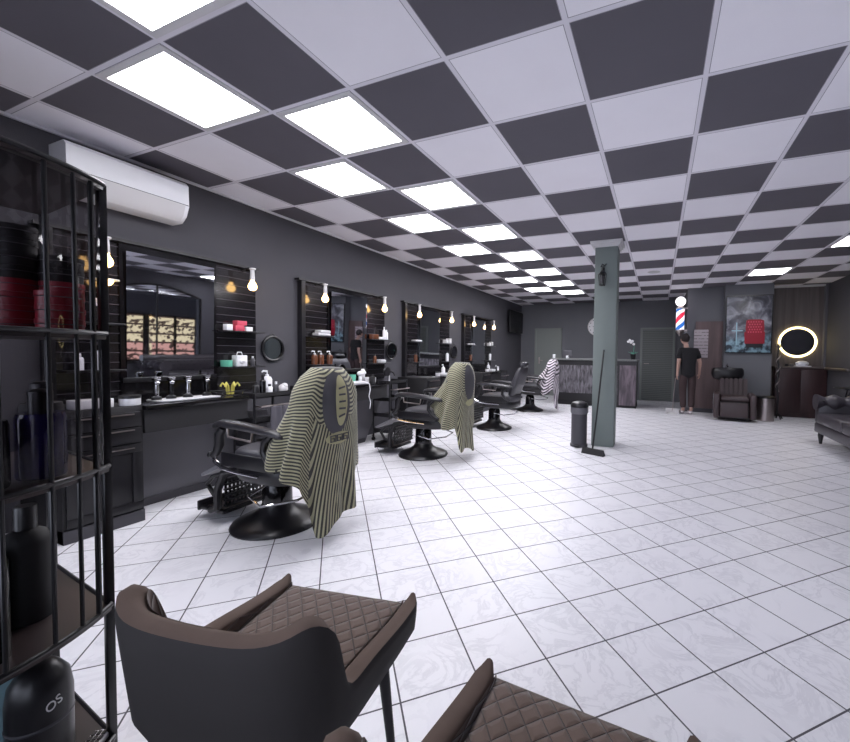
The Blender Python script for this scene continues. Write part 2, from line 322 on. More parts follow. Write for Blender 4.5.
# ------------------------------------------------------------------ ceiling lights
def ceiling_light(i, j, mat, lab, t=0):
    o = E('ceiling_light', (GX+TS*(i+.5), GY+TS*(j+.5), CZ), lab, 'ceiling light', group='square ceiling light panels')
    f = MB(); a, b = .298, .262
    for q in ((-a, a, -a, -b), (-a, a, b, a), (-a, -b, -b, b), (b, a, -b, b)): f.box(*q, -.008, -.001)
    f.build('frame', 'offw', o); MB().box(-b, b, -b, b, -.005, -.002).build('diffuser', mat, o); return o
names = ['in the row beside the left wall', 'in the row farther from the left wall']
ordn = ['nearest', 'second', 'third', 'fourth', 'fifth', 'sixth', 'seventh', 'eighth', 'ninth']
cnt = [0, 0]
for j in range(-1, 16):
    for i in (0, 1):
        if (i+j) % 2 == 0 and not (i == 0 and j > 14) and j < 14:
            ceiling_light(i, j, 'diffuser', f'lit square ceiling panel, {ordn[cnt[i]]} from the front {names[i]}'); cnt[i] += 1
ceiling_light(7, 11, 'diffuser', 'lit square ceiling panel in front of the red armchair poster')
ceiling_light(8, 8, 'diffuser', 'lit square ceiling panel near the right wall above the sofa')
v = MB(); 
v.lathe([(.1, 0), (.11, -.006), (.09, -.014), (.05, -.02), (0, -.02)], n=24); solo('ceiling_vent', v, 'offw', (GX+TS*4.5, GY+TS*10.5, CZ-.001), 'round pale ceiling speaker in a white tile behind the pillar', 'ceiling speaker')
# ------------------------------------------------------------------ pillar
p = E('pillar', (-.675, 5.635, 0), 'square grey-green pillar standing in the open floor with a white moulded cap', 'pillar')
MB().box(-.145, .145, -.145, .145, 0, 2.68, .006).build('shaft', 'pillar', p)
c = MB()
for h, z0, z1 in ((.165, 2.665, 2.69), (.185, 2.69, 2.715), (.205, 2.715, 2.743)): c.box(-h, h, -h, h, z0, z1)
c.build('capital', 'offw', p)
s = E('wall_lantern', (-.71, 5.49, 2.14), 'small black ornate lantern on the front of the pillar', 'lantern')
b = MB(); b.box(-.02, .02, -.012, 0, .05, .25); b.tube([(0, -.01, .2), (0, -.05, .26), (0, -.08, .25), (0, -.08, .21)], .008); b.tube([(-.03, -.012, .26), (-.01, -.02, .3), (.02, -.02, .27), (.04, -.012, .3)], .008); b.build('bracket', 'black', s)
b = MB(); b.lathe([(.0, .21), (.02, .2), (.055, .16), (.058, .155)], (0, -.08, 0), 6); b.lathe([(.035, 0), (.04, .01), (.01, .015)], (0, -.08, 0), 6)
for k in range(6): b.cyl((.052*cos(k*pi/3), -.08+.052*sin(k*pi/3), .158), (.035*cos(k*pi/3), -.08+.035*sin(k*pi/3), .01), .005, n=6)
b.build('cage', 'black', s); MB().lathe([(.0, .04), (.02, .04), (.025, .09), (.015, .13), (0, .13)], (0, -.08, 0), 10).build('candle_glass', 'dgrey', s)
# ------------------------------------------------------------------ air conditioner
a = E('air_conditioner', (WL, 1.8, 2.31), 'long white wall-mounted air conditioner high on the left wall', 'air conditioner')
prof = [(0.002, .33), (.2, .33), (.23, .3), (.235, .13), (.2, .05), (.14, 0), (0.002, .0)]
MB().prism(prof, lambda u, v, t: (u, t, v), -.39, .37).build('casing', 'white', a)
b = MB(); b.prism([(.237, .135), (.241, .135), (.206, .05), (.16, .006), (.155, .01), (.2, .055)], lambda u, v, t: (u, t, v), -.36, .34); b.build('louvre', 'offw', a)
MB().box(.236, .239, -.385, .365, .135, .14).build('seam', 'dgrey', a)


# ------------------------------------------------------------------ mirror stations along the left wall
SC = [2.14, 4.27, 6.34, 8.50]; CEND = [2.43, 4.40, 6.45, 8.55]
WHICH = ['nearest', 'second', 'third', 'farthest']
first = None
for k, yc in enumerate(SC):
    st = E('mirror_station', (WL, yc, 0), ['black slatted mirror station nearest the camera, with the warm shop window in its mirror', 'second black slatted mirror station, behind the nearest caped barber chair', 'third black slatted mirror station, behind the cape with the plain grey oval', 'farthest black slatted mirror station, beside the wall television'][k], 'mirror station', group='mirror stations along the left wall')
    MB().box(.002, .03, -.74, .78, .83, 2.06).build('slat_board', 'slat', st)
    b = MB(); b.box(.03, .045, -.37, .37, .83, 2.06); b.build('mirror_backing', 'gloss', st)
    mi = MB().box(.0455, .05, -.335, .335, 1.0, 2.0); mi.rot(RD(1.2), 'Y', (.047, 0, 1.0)); mi.build('mirror', 'mirror', st)
    f = MB(); f.box(.045, .06, -.36, .36, .96, 1.0, .004); f.build('mirror_ledge', 'black', st)
    MB().box(.002, .075, -.84, .79, 2.062, 2.085).build('top_board', 'black', st)
    MB().box(.002, .07, -.80, -.745, .83, 2.06).build('side_post', 'black', st)
    for q, yy in enumerate((-.56, .58)):
        l = E('bulb_lamp', (WL+.19, yc+yy+(.05 if k == 0 else 0), 2.05), f'lit warm bulb on a pale socket at the {"left" if q == 0 else "right"} of the {WHICH[k]} mirror station', 'lamp', group='bulb lamps of the mirror stations')
        MB().lathe([(0, 0), (.03, 0), (.03, -.012), (.018, -.02), (.02, -.06), (.023, -.12), (0, -.12)], n=14).build('socket', 'offw', l); MB().tube([(-.142, 0, -.03), (-.12, 0, .0), (-.05, 0, .008), (0, 0, 0)], .007, 6).build('lamp_arm', 'black', l)
        MB().lathe([(.014, -.12), (.02, -.135), (.036, -.165), (.04, -.185), (.034, -.205), (.018, -.22), (0, -.223)], n=14).build('bulb', 'bulb', l)
    for q, (yy, zz) in enumerate(((-.56, 1.41), (.56, 1.41), (-.56, 1.06), (.56, 1.06))):
        solo('wall_shelf', MB().box(0, .14, -.17, .22 if yy > 0 else .17, 0, .012, .002), 'black', (WL+.031, yc+yy, zz), f'thin black {"upper" if zz > 1.2 else "lower"} shelf at the {"left" if yy < 0 else "right"} of the {WHICH[k]} mirror station', 'shelf', 'thin shelves on the slat walls')
    # counter
    y0, y1 = yc-.48, CEND[k]
    ct = E('vanity_counter', (WL, y0, 0), f'black counter with grey recessed knee panel under the {WHICH[k]} mirror station', 'counter', group='counters under the mirror stations')
    L = y1-y0
    MB().box(.002, .6, -.001, L, .795, .83, .004).build('worktop', 'gloss', ct)
    MB().box(.55, .578, 0, L, .63, .794).build('fascia', 'blackm', ct)
    MB().prism([(0, .0), (L-.04 if k else L+.45, 0), (L+.32 if k else L+.45, .63), (0, .63)], lambda u, v, t: (t, u, v), .22, .25).build('knee_panel', 'greyp', ct)
    MB().box(.25, .262, .0, L-.06 if k else L+.45, .0, .06).build('kick_board', 'dgrey', ct)
    f = MB(); a = L+.3 if k else L+.43; bz = L-.05 if k else L+.43
    f.prism([(.05, .08), (bz, .08), (a, .58), (.05, .58)], lambda u, v, t: (t, u, v), .25, .256); f.build('panel_field', 'greyp', ct)
    cb = E('drawer_cabinet', (WL, yc-.91, 0), f'black cabinet with drawers over a panelled door at the left of the {WHICH[k]} counter', 'cabinet', group='drawer cabinets beside the counters')
    MB().box(.002, .56, 0, .425, .0, .83, .004).build('body', 'blackm', cb)
    for z0, z1 in ((.69, .79), (.575, .68)):
        d = MB().box(.56, .578, .015, .41, z0, z1, .004).build('drawer', 'black', cb)
        MB().box(.578, .59, .06, .365, z1-.018, z1-.01).build('drawer_handle', 'steel', d)
    d = MB(); d.box(.56, .572, .015, .41, .1, .565, .003)
    for q in ((.015, .41, .1, .155), (.015, .41, .51, .565), (.015, .07, .155, .51), (.355, .41, .155, .51)): d.box(.572, .58, q[0], q[1], q[2], q[3], .002)
    d = d.build('door', 'black', cb); MB().box(.58, .586, .06, .365, .535, .542).build('door_handle', 'steel', d)
    MB().box(.002, .57, 0, .425, 0.001, .085).build('plinth', 'dgrey', cb)
    # trolley / tower beside the counter
    tr = E('tool_trolley', (WL+.3, y1+.27, 0), f'black tiered tool trolley standing right of the {WHICH[k]} counter', 'trolley', group='tool trolleys between the stations')
    f = MB()
    for x in (0, .27):
        for y in (-.2, .2): f.cyl((x, y, .05), (x, y, .84), .012, n=8)
    f.build('frame', 'black', tr)
    for z in (.12, .34, .56, .79):
        t = MB(); t.box(0, .27, -.2, .2, z, z+.012); t.box(.262, .27, -.2, .2, z, z+.05); t.box(0, .27, -.2, -.192, z, z+.05); t.box(0, .27, .192, .2, z, z+.05); t.build('tray', 'blackm', tr)
    MB().tube([(.27, -.18, .72), (.33, -.18, .72), (.33, .18, .72), (.27, .18, .72)], .008).build('handle', 'steel', tr)
    for x in (0, .27):
        for y in (-.2, .2): MB().cyl((x, y-.012, .026), (x, y+.012, .026), .025, n=12).build('caster', 'black', tr)
    # round wall mirror
    if k < 3:
        yy = [3.1, 5.21, 7.31][k]
        rm = E('round_mirror', (WL, yy+.03, 1.255), ['round black-framed mirror on the wall right of the nearest station', 'round black-framed mirror on the wall between the second and third stations', 'round black-framed mirror on the wall between the third and farthest stations'][k], 'mirror', group='round hanging wall mirrors')
        MB().tube([(.02, .13*cos(a*pi/16), .13*sin(a*pi/16)) for a in range(32)], .014, 8, loop=True).build('frame', 'frame', rm)
        b = MB(); b.cyl((.004, 0, 0), (.016, 0, 0), .122, n=32); b.build('glass', 'darkmir', rm)
        MB().tube([(.01, -.07, .11), (.012, 0, .165), (.01, .07, .11)], .005).build('strap', 'frame', rm)

def smoked():
    m, nt, b = new_mat('smoked_glass'); nt.nodes.remove(b); o = nt.nodes['Material Output']
    t = nt.nodes.new('ShaderNodeBsdfTransparent'); gl = nt.nodes.new('ShaderNodeBsdfGlossy'); gl.inputs['Roughness'].default_value = .03
    mx = nt.nodes.new('ShaderNodeMixShader'); t.inputs[0].default_value = (.5, .48, .5, 1); mx.inputs[0].default_value = .04
    nt.links.new(t.outputs[0], mx.inputs[1]); nt.links.new(gl.outputs[0], mx.inputs[2]); nt.links.new(mx.outputs[0], o.inputs[0]); return m
MT['smoked'] = smoked()
# small objects for counters and shelves
def lathe_thing(name, loc, label, cat, parts, group=None):
    if len(parts) == 1:
        return solo(name, MB().lathe(parts[0][2], n=18), parts[0][1], loc, label, cat, group)
    o = E(name, loc, label, cat, group=group)
    for n_, m_, prof in parts: MB().lathe(prof, n=18).build(n_, m_, o)
    return o
def bottle(loc, h, r, mat, cap, label, group=None, name='bottle'):
    return lathe_thing(name, loc, label, 'bottle', [('body', mat, [(0, 0), (r, 0), (r, h*.68), (r*.8, h*.76), (r*.4, h*.8), (0, h*.8)]), ('cap', cap, [(0, h*.8), (r*.45, h*.8), (r*.45, h), (0, h)])], group)
def pump(loc, h, r, mat, cap, label, group=None):
    o = E('pump_bottle', loc, label, 'bottle', group=group)
    MB().lathe([(0, 0), (r, 0), (r, h*.6), (r*.75, h*.7), (r*.3, h*.73), (0, h*.73)], n=18).build('body', mat, o)
    b = MB(); b.lathe([(0, h*.73), (r*.35, h*.73), (r*.35, h*.8), (r*.12, h*.81), (r*.12, h*.92), (0, h*.92)], n=12); b.tube([(0, 0, h*.93), (0, -r*.9, h*.95), (0, -r*1.3, h*.9)], r*.2); b.build('pump', cap, o); return o
def boxy(name, loc, s, mat, label, cat, group=None, rz=0, bev=.004):
    return solo(name, MB().box(-s[0]/2, s[0]/2, -s[1]/2, s[1]/2, 0, s[2], bev), mat, loc, label, cat, group, rz)
def jar(loc, r, h, mat, lid, label, name='jar', cat='jar', group=None):
    return lathe_thing(name, loc, label, cat, [('body', mat, [(0, 0), (r*.95, 0), (r, .005), (r, h*.72), (0, h*.72)]), ('lid', lid, [(0, h*.72), (r*1.03, h*.72), (r*1.03, h), (0, h)])], group)
ZT = .8302; y = SC[0]
boxy('tissue_box', (-3.5, 1.42, ZT), (.11, .2, .06), 'offw', 'pale patterned box on top of the nearest drawer cabinet', 'box')
jar((-3.47, 1.62, ZT), .06, .07, 'white', 'black', 'white jar with a black lid at the front of the nearest counter')
solo('towel', MB().box(-.1, .1, -.22, .22, 0, .012, .005), 'white_towel', (-3.54, 2.02, ZT), 'white towel spread under the clippers on the nearest counter', 'towel')
cl = [1.83, 1.93, 2.05, 2.2]; cn = ['leftmost', 'second from left', 'third from left', 'rightmost']
for q, yy in enumerate(cl):
    o = E('hair_clipper', (-3.56, yy, ZT+.0125), f'black and chrome hair clipper standing on the white towel, {cn[q]} of the four', 'clipper', group='clippers on the nearest counter')
    MB().lathe([(0, 0), (.034, 0), (.03, .02), (.012, .03), (0, .03)], n=14).build('stand', 'black', o)
    MB().lathe([(0, .03), (.018, .03), (.024, .07), (.02, .12), (.026, .15), (0, .15)], n=12, sy=.8).build('body', 'gloss' if q % 2 else 'chrome', o)
    b = MB(); b.box(-.02, .02, -.022, .022, .15, .17, .003); b.ball((.014, 0, .13), (.016, .02, .016), 10, 6); b.build('blade', 'chrome', o)
o = E('wire_tray', (-3.55, 2.36, ZT), 'small black wire tray at the right end of the nearest counter', 'tray')
b = MB()
for x in (-.08, 0, .08): b.tube([(x, -.09, .035), (x, -.08, .004), (x, .09, .004), (x, .1, .035)], .003, 6)
b.build('wires', 'chrome', o); MB().tube([(-.09, -.095, .036), (.09, -.095, .036), (.09, .1, .036), (-.09, .1, .036)], .004, 6, loop=True).build('rim', 'black', o)
b = MB()
for q in range(6):
    a = q*1.05; b.tube([(.02*cos(a), .02*sin(a), 0), (.025*cos(a), .03*sin(a), .07), (.05*cos(a), .06*sin(a), .1), (.06*cos(a), .075*sin(a), .07)], .009, 7)
solo('hair_clip_stand', b, 'yellow', (-3.5, 2.36, ZT+.012), 'bunch of pale yellow clips standing behind the nearest counter edge', 'hair clips')
# shelves of station 1
zU, zL = 1.4225, 1.0725
boxy('white_box', (-3.85, 2.58, zU), (.06, .06, .06), 'white', 'small white box at the left of the upper shelf with the red boxes', 'box')
boxy('product_box', (-3.85, 2.68, zU), (.07, .09, .055), 'redbox', 'lower pinkish-red box on the upper right shelf of the nearest station', 'box', 'red boxes on the shelf')
boxy('product_box', (-3.85, 2.7, zU+.0552), (.07, .1, .045), 'redbox', 'pinkish-red box lying on another red box at the nearest station', 'box', 'red boxes on the shelf')
boxy('white_box', (-3.85, 2.78, zU), (.06, .07, .045), 'white', 'small white box at the right of the red boxes on the upper shelf', 'box')
jar((-3.86, 2.57, zL), .05, .06, 'green', 'green', 'mint green tub on the lower right shelf of the nearest station')
b = MB(); b.box(-.04, .04, -.055, .055, 0, .11, .006); b.tube([(0, -.03, .11), (0, -.02, .14), (0, .02, .14), (0, .03, .11)], .004, 6); b.ball((.03, 0, .05), (.025, .035, .03), 10, 6)
solo('product_bag', b, 'white', (-3.86, 2.7, zL), 'white handled product bag beside the mint green tub', 'bag')
bottle((-3.86, 2.84, zL), .1, .02, 'dgrey', 'white', 'small grey bottle at the right end of the lower shelf of the nearest station')
pump((-3.84, 1.62, zL), .2, .035, 'white', 'black', 'white bottle with a black pump on the lower left shelf of the nearest station')
bottle((-3.84, 1.5, zL), .12, .025, 'white', 'white', 'short white bottle behind the curved rack on the lower left shelf of the nearest station')
boxy('switch_plate', (WL+.036, 1.63, 1.55), (.01, .05, .06), 'white', 'small white switch plate on the slatted wall under the half-round lamp', 'switch')
o = E('puck_lamp', (WL+.115, 1.66, 1.72), 'half-round glowing lamp on the slatted wall left of the nearest mirror', 'lamp')
MB().lathe([(0, .035), (.075, .03), (.075, .024), (0, .024)], n=20).build('shade', 'white', o); MB().lathe([(0, -.02), (.025, -.012), (.04, .01), (.042, .024), (0, .024)], n=16).build('bulb', 'bulb', o)
# trolley 1 top
tb = [(.14, .03, 'black', 'black', 2.56), (.2, .026, 'gloss', 'black', 2.63), (.11, .028, 'white', 'black', 2.7), (.13, .024, 'dgrey', 'white', 2.77)]
for h, r, m1, m2, yy in tb: bottle((-3.44, yy, .8022), h, r, m1, m2, {2.56: 'black bottle at the left end of the nearest trolley', 2.63: 'tall glossy black bottle on the nearest trolley', 2.7: 'short white jar-like bottle with a black cap on the nearest trolley', 2.77: 'grey bottle with a white cap on the nearest trolley'}[yy], 'bottles on the nearest trolley')
pump((-3.6, 2.8, .8022), .24, .045, 'white', 'white', 'large white pump bottle at the back of the nearest trolley')
b = MB(); b.ball((0, 0, .05), (.04, .05, .05), 14, 8); b.ball((.01, .01, .08), (.03, .03, .03), 12, 6)
solo('cleaning_cloth', b, 'offw', (-3.46, 2.865, .8022), 'crumpled white cloth on the right of the nearest trolley', 'cloth')
for q, yy in enumerate((2.66, 2.79)):
    b = MB(); b.grid(lambda u, v: (.0+.006*sin(u*9+q)+.012*v, (u-.5)*.12*(1+.15*v), -v*.34), 10, 8)
    o = b.build('towel', 'towel', loc=(WL+.3+.347, yy, .715), solid=.012, sub=1); tag(o, f'grey towel hanging from the nearest trolley handle, {"left" if q == 0 else "right"} of the two', 'towel', 'towels on the trolley handle')
# station 2
y = SC[1]
for q, yy in enumerate((3.62, 3.72, 3.86)):
    pump((-3.84, yy, zL), .17, .036, 'amber', 'white', f'{["leftmost", "middle", "rightmost"][q]} brown white-pump bottle on the second station, lower left shelf', 'brown pump bottles')
for q in range(2): boxy('folded_towel', (-3.84, 3.73+.02*q, zU+.0352*q), (.11, .2-.04*q, .035), 'white_towel', f'{["lower", "upper"][q]} folded white towel on the upper left shelf of the second station', 'towel', 'folded towels', bev=.012)
boxy('product_box', (-3.85, 4.72, zU), (.08, .12, .07), 'amber', 'brown box on the upper right shelf of the second station', 'box')
boxy('white_box', (-3.85, 4.86, zU), (.08, .1, .035), 'white', 'flat white box on the upper right shelf of the second station', 'box')
bottle((-3.84, 4.94, zU), .19, .022, 'white', 'white', 'tall slim white bottle on the upper right shelf of the second station')
bottle((-3.84, 4.995, zU), .15, .024, 'white', 'white', 'shorter white bottle at the end of the upper right shelf of the second station')
boxy('folded_towel', (-3.85, 4.88, zL), (.09, .14, .05), 'white_towel', 'folded white towel on the lower right shelf of the second station', 'towel', 'folded towels', bev=.015)
bottle((-3.85, 4.74, zL), .13, .025, 'amber', 'black', 'brown bottle with a black cap on the lower right shelf of the second station')
lathe_thing('tumbler', (-3.6, 4.0, ZT), 'mint green tumbler on the second counter', 'cup', [('cup', 'green', [(0, 0), (.035, 0), (.042, .11), (.036, .11), (.03, .01), (0, .01)])])
b = MB(); b.cyl((0, 0, 0), (0, 0, .09), .022); b.ball((0, 0, .12), (.035, .05, .035), 12, 8); b.cyl((0, 0, .12), (0, .09, .13), .028, .022)
solo('hair_dryer', b, 'white', (-3.58, 4.12, ZT), 'white hair dryer standing upright on the second counter', 'hair dryer')
for q, (yy, h, mm, lb) in enumerate(((4.2, .07, 'offw', 'low white jar on the second counter'), (4.34, .06, 'white', 'white round jar at the right end of the second counter'))): jar((-3.55, yy, ZT), .035, h, mm, 'white', lb)
bottle((-3.66, 4.26, ZT), .22, .028, 'white', 'black', 'tall white bottle at the back of the second counter')
bottle((-3.5, 4.27, ZT), .1, .032, 'blackm', 'black', 'squat black bottle on the second counter')
b = MB(); b.box(-.1, .1, -.13, .13, 0, .03, .012)
solo('towel', b, 'white_towel', (-3.48, 3.93, ZT), 'white folded towel at the front edge of the second counter', 'towel')
solo('power_cord', MB().tube([(-3.37, 4.0, .842), (-3.34, 4.01, .835), (-3.335, 4.02, .76), (-3.34, 4.0, .68), (-3.335, 4.03, .6), (-3.34, 4.02, .52)], .006, 6), 'white', (0, 0, 0), 'white cord hanging over the front of the second counter', 'cord')
boxy('tray', (-3.5, 3.72, ZT), (.16, .2, .014), 'black', 'flat black tray on the second counter', 'tray')
o = E('desk_magnifier', (-3.5, 4.62, .8022), 'black round fan head on a bent pale stand, on the second trolley', 'fan')
MB().lathe([(0, 0), (.05, 0), (.05, .01), (.01, .015), (.008, .14), (0, .14)], n=16).build('stand', 'offw', o); b = MB(); b.cyl((-.01, -.06, .16), (.02, -.06, .16), .065, n=20); b.tube([(0, 0, .14), (0, -.03, .18), (0, .1, .14), (0, .12, .1)], .01); b.build('head', 'black', o)
# stations 3 and 4
for k, nm in ((2, 'third'), (3, 'farthest')):
    y = SC[k]
    boxy('folded_towel', (-3.85, y-.5, zU), (.1, .2, .03), 'white_towel', f'folded white towel on the upper left shelf of the {nm} station', 'towel', 'folded towels', bev=.01)
    for q in range(2): boxy('white_box', (-3.85, y+.5+q*.13, zU), (.08, .09, .07+.03*q), 'offw', f'{["left", "right"][q]} small white box on the upper right shelf of the {nm} station', 'box', 'white boxes on upper shelves')
    bottle((-3.84, y+.55, zL), .2, .03, 'white', 'black', f'white bottle with a black cap on the lower right shelf of the {nm} station')
    bottle((-3.84, y-.55, zL), .16, .03, 'amber', 'black', f'brown bottle on the lower left shelf of the {nm} station')
    pump((-3.64, CEND[k]-.06, ZT), .2, .035, 'white', 'white', f'white pump bottle at the right end of the {nm} counter')
    jar((-3.55, y-.3, ZT), .04, .08, 'white', 'black', f'white jar on the left of the {nm} counter')
    boxy('folded_towel', (-3.52, y-.14, ZT), (.16, .2, .05), 'white_towel', f'folded white towel on the {nm} counter', 'towel', 'folded towels', bev=.018)
    bottle((-3.56, CEND[k]+.2, .8022), .16, .03, 'black', 'white', f'black bottle with a white cap on the {nm} trolley')
    pump((-3.56, CEND[k]+.32, .8022), .18, .03, 'white', 'black', f'white pump bottle on the {nm} trolley')
# station 3's mirror shows a white shape: small folding sign
# television
tv = E('television', (WL, 10.93, 2.15), 'flat black television high on the left wall near the back corner', 'television')
b = MB().box(.1, .14, -.55, .55, -.32, .32, .006); b.rot(RD(-0), 'Z'); b.build('casing', 'black', tv); MB().box(.1401, .143, -.535, .535, -.305, .305).build('screen', 'tvblack', tv)
MB().box(.002, .1, -.1, .1, -.1, .1).build('bracket', 'black', tv)

# ------------------------------------------------------------------ barber chairs (front = -x)
def make_chair():
    c = E('barber_chair', (0, 0, 0), '', 'barber chair', group='barber chairs')
    MB().lathe([(0, 0), (.29, 0), (.295, .012), (.285, .028), (.24, .05), (.17, .075), (.12, .11), (.098, .15), (0, .15)], n=40).build('base', 'black', c)
    MB().lathe([(0, .15), (.098, .15), (.094, .3), (.075, .33), (.075, .38), (0, .38)], n=28).build('column', 'gloss', c)
    b = MB(); pl = []
    for i in range(40):
        a = 2*pi*i/40; ca, sa = cos(a), sin(a); r = (abs(ca)**3.2+abs(sa)**3.2)**(-1/3.2); pl.append((r*ca, r*sa))
    R = lambda s_, z, cx=.13, ax=.29, ay=.28: [(cx+ax*s_*x, ay*s_*y_, z) for x, y_ in pl]
    b.rings([R(.8, .36), R(.95, .375), R(1.0, .40), R(1.0, .46), R(.97, .475)]); b.build('seat_frame', 'black', c)
    b = MB(); b.rings([R(.93, .475), R(1.01, .49), R(1.04, .52), R(1.02, .555), R(.96, .575), R(.8, .585), R(.4, .59), R(.02, .59)]); b.build('seat', 'seatlea', c)
    b = MB(); b.rings([R(1.012, .474), R(1.025, .48), R(1.012, .486)], cap=False); b.build('seat_piping', 'dgrey', c)
    for s in (-1, 1):
        y = s*.3
        a = MB()
        rr = []
        for x, z, h, wd in ((-.19, .72, .012, .02), (-.18, .735, .024, .034), (-.12, .752, .028, .04), (.05, .748, .028, .042), (.22, .735, .026, .04), (.4, .715, .022, .034), (.42, .705, .01, .02)):
            rr.append([(x, y+wd*cos(t*pi/6), z+h*sin(t*pi/6)) for t in range(12)])
        a.rings(rr); pad = a.build('armrest', 'leather', c)
        MB().tube([(-.12, y, .725), (-.16, y, .68), (-.16, y, .61), (-.19, y, .55), (-.23, y, .53)], [.026, .03, .03, .026, .02], 10).build('arm_post', 'black', c)
        MB().tube([(.32, y, .71), (.26, y, .66), (.25, y, .6), (.3, y, .54), (.38, y, .5)], [.02, .022, .022, .022, .018], 10).build('arm_post', 'black', c)
        MB().tube([(-.08, y, .72), (-.075, y, .665), (.14, y, .655), (.15, y, .71)], .007, 8).build('towel_bar', 'steel', c)
        MB().tube([(-.24, y, .53), (-.21, y, .49), (-.14, y, .455), (-.0, y, .44), (.2, y, .435)], [.012, .014, .014, .01, .008], 8).build('side_trim', 'chrome' if s < 0 else 'steel', c)
        MB().box(-.15, .34, y-.012*s if s > 0 else y, y if s > 0 else y+.012, .47, .56, .004).build('side_panel', 'black', c)
        MB().ball((-.25, y, .53), .022, 12, 8).build('arm_knob', 'gloss', c)
    # back
    b = MB(); rr = []
    for j, (t, wd, th) in enumerate(((0, .2, .03), (.03, .225, .05), (.2, .235, .055), (.38, .235, .05), (.46, .21, .04), (.48, .18, .02))):
        x, z = .34+t*.33, .56+t*.95
        rr.append([(x+th*(1 if cos(a) > 0 else -1)*abs(cos(a))**.5*.95, wd*(1 if sin(a) > 0 else -1)*abs(sin(a))**.5, z-th*.3*cos(a)) for a in [2*pi*q/28 for q in range(28)]])
    b.rings(rr); b.build('backrest', 'seatlea', c)
    b = MB()
    for t in (-.05, .05): b.cyl((.49, t, 1.0), (.512, t, 1.06), .008, n=8)
    b.build('headrest_rods', 'chrome', c)
    b = MB(); b.tube([(.505, -.12, 1.065), (.502, -.11, 1.065), (.5, 0, 1.065), (.502, .11, 1.065), (.505, .12, 1.065)], [.02, .042, .045, .042, .02], 14); b.build('headrest', 'leather', c)
    # lever
    MB().tube([(.06, -.09, .33), (.12, -.3, .3), (.3, -.36, .285), (.42, -.2, .29), (.4, .0, .3), (.2, .05, .34)], .008, 8).build('lever', 'chrome', c)
    # footrest
    f = MB()
    for s in (-1, 1): MB().tube([(-.14, s*.19, .42), (-.27, s*.2, .38), (-.34, s*.2, .25), (-.34, s*.2, .12), (-.42, s*.2, .09)], [.024, .028, .026, .028, .022], 8).build('footrest_arm', 'black', c)
    f = MB(); f.box(-.56, -.3, -.19, .19, .07, .1, .01); f.box(-.575, -.55, -.2, .2, .065, .135, .008); f.build('footplate', 'black', c)
    f = MB()
    for q in range(8): f.box(-.5+q*.024, -.49+q*.024, -.17, .17, .1, .104)
    f.build('tread_ribs', 'steel', c)
    f = MB()                                                      # perforated ornamental apron behind the feet
    for q in range(13): f.box(-.3+.0012*q, -.29+.0012*q, -.18+q*.0285, -.168+q*.0285, .13, .33)
    for q in range(6): f.box(-.303, -.275, -.185, .185, .13+q*.038, .142+q*.038)
    f.build('ornamental_grille', 'black', c)
    for s in (-1, 1): 
        f = MB(); f.tube([(-.3, s*.17, .37), (-.42, s*.18, .33), (-.5, s*.17, .26), (-.46, s*.15, .18), (-.4, s*.14, .16)], .016, 8); f.build('calf_rest_arm', 'black', c)
    f = MB(); f.hexa([(-.58, -.16, .30), (-.34, -.16, .41), (-.34, .16, .41), (-.58, .16, .30), (-.59, -.16, .32), (-.35, -.16, .435), (-.35, .16, .435), (-.59, .16, .32)]); f.build('calf_rest', 'tread', c)
    return c
CH = [(-2.50, 2.02), (-2.6, 4.1), (-2.49, 6.08), (-2.58, 8.35)]
chl = ['black barber chair nearest the camera, under the cape with a yellow emblem', 'second black barber chair, under the cape with a plain grey oval', 'uncovered black barber chair with its reclined back bare, third in the row', 'farthest black barber chair, under the white striped cape']
c0 = make_chair(); c0.location = (*CH[0], 0); c0['label'] = chl[0]
for k in (1, 2, 3): copy_tree(c0, (*CH[k], 0), chl[k])

def sm(a, b, x): t = max(0, min(1, (x-a)/(b-a))); return t*t*(3-2*t)
def cape_pt(v, th, seed=0, off=0):
    back = (1+cos(th))/2
    at = abs(((th+pi) % (2*pi))-pi)             # 0 = rear
    hem = .1+.34*sm(.55, .95, at)+.18*sm(1.7, 2.6, at)
    hem += .05*sin(3*th+seed)
    z = 1.14-(1.14-hem)*v
    e = sm(0, .3, v); e2 = sm(.25, 1, v)
    ry = .16+.09*e+.07*e2*(1 if at > .8 else .5)
    rxr = .09+.03*e+.05*v*e2
    rxf = .1+.04*e+.15*e2
    fold = 1+(.10*sin(7*th+1.3+seed+2*v)+.06*sin(13*th+seed))*e2
    rx = rxr if cos(th) > 0 else rxf
    cx = .52-.12*sm(0, 1, (1.14-z))*1.0
    cz = z-.0+.02*(1-v)*0
    if v < .12: ry *= .55+.45*(v/.12)**.5; rx *= .5+.5*(v/.12)**.5; 
    return (cx+(rx*fold+off)*cos(th)+.04*v*back, (ry*fold+off)*sin(th), cz)
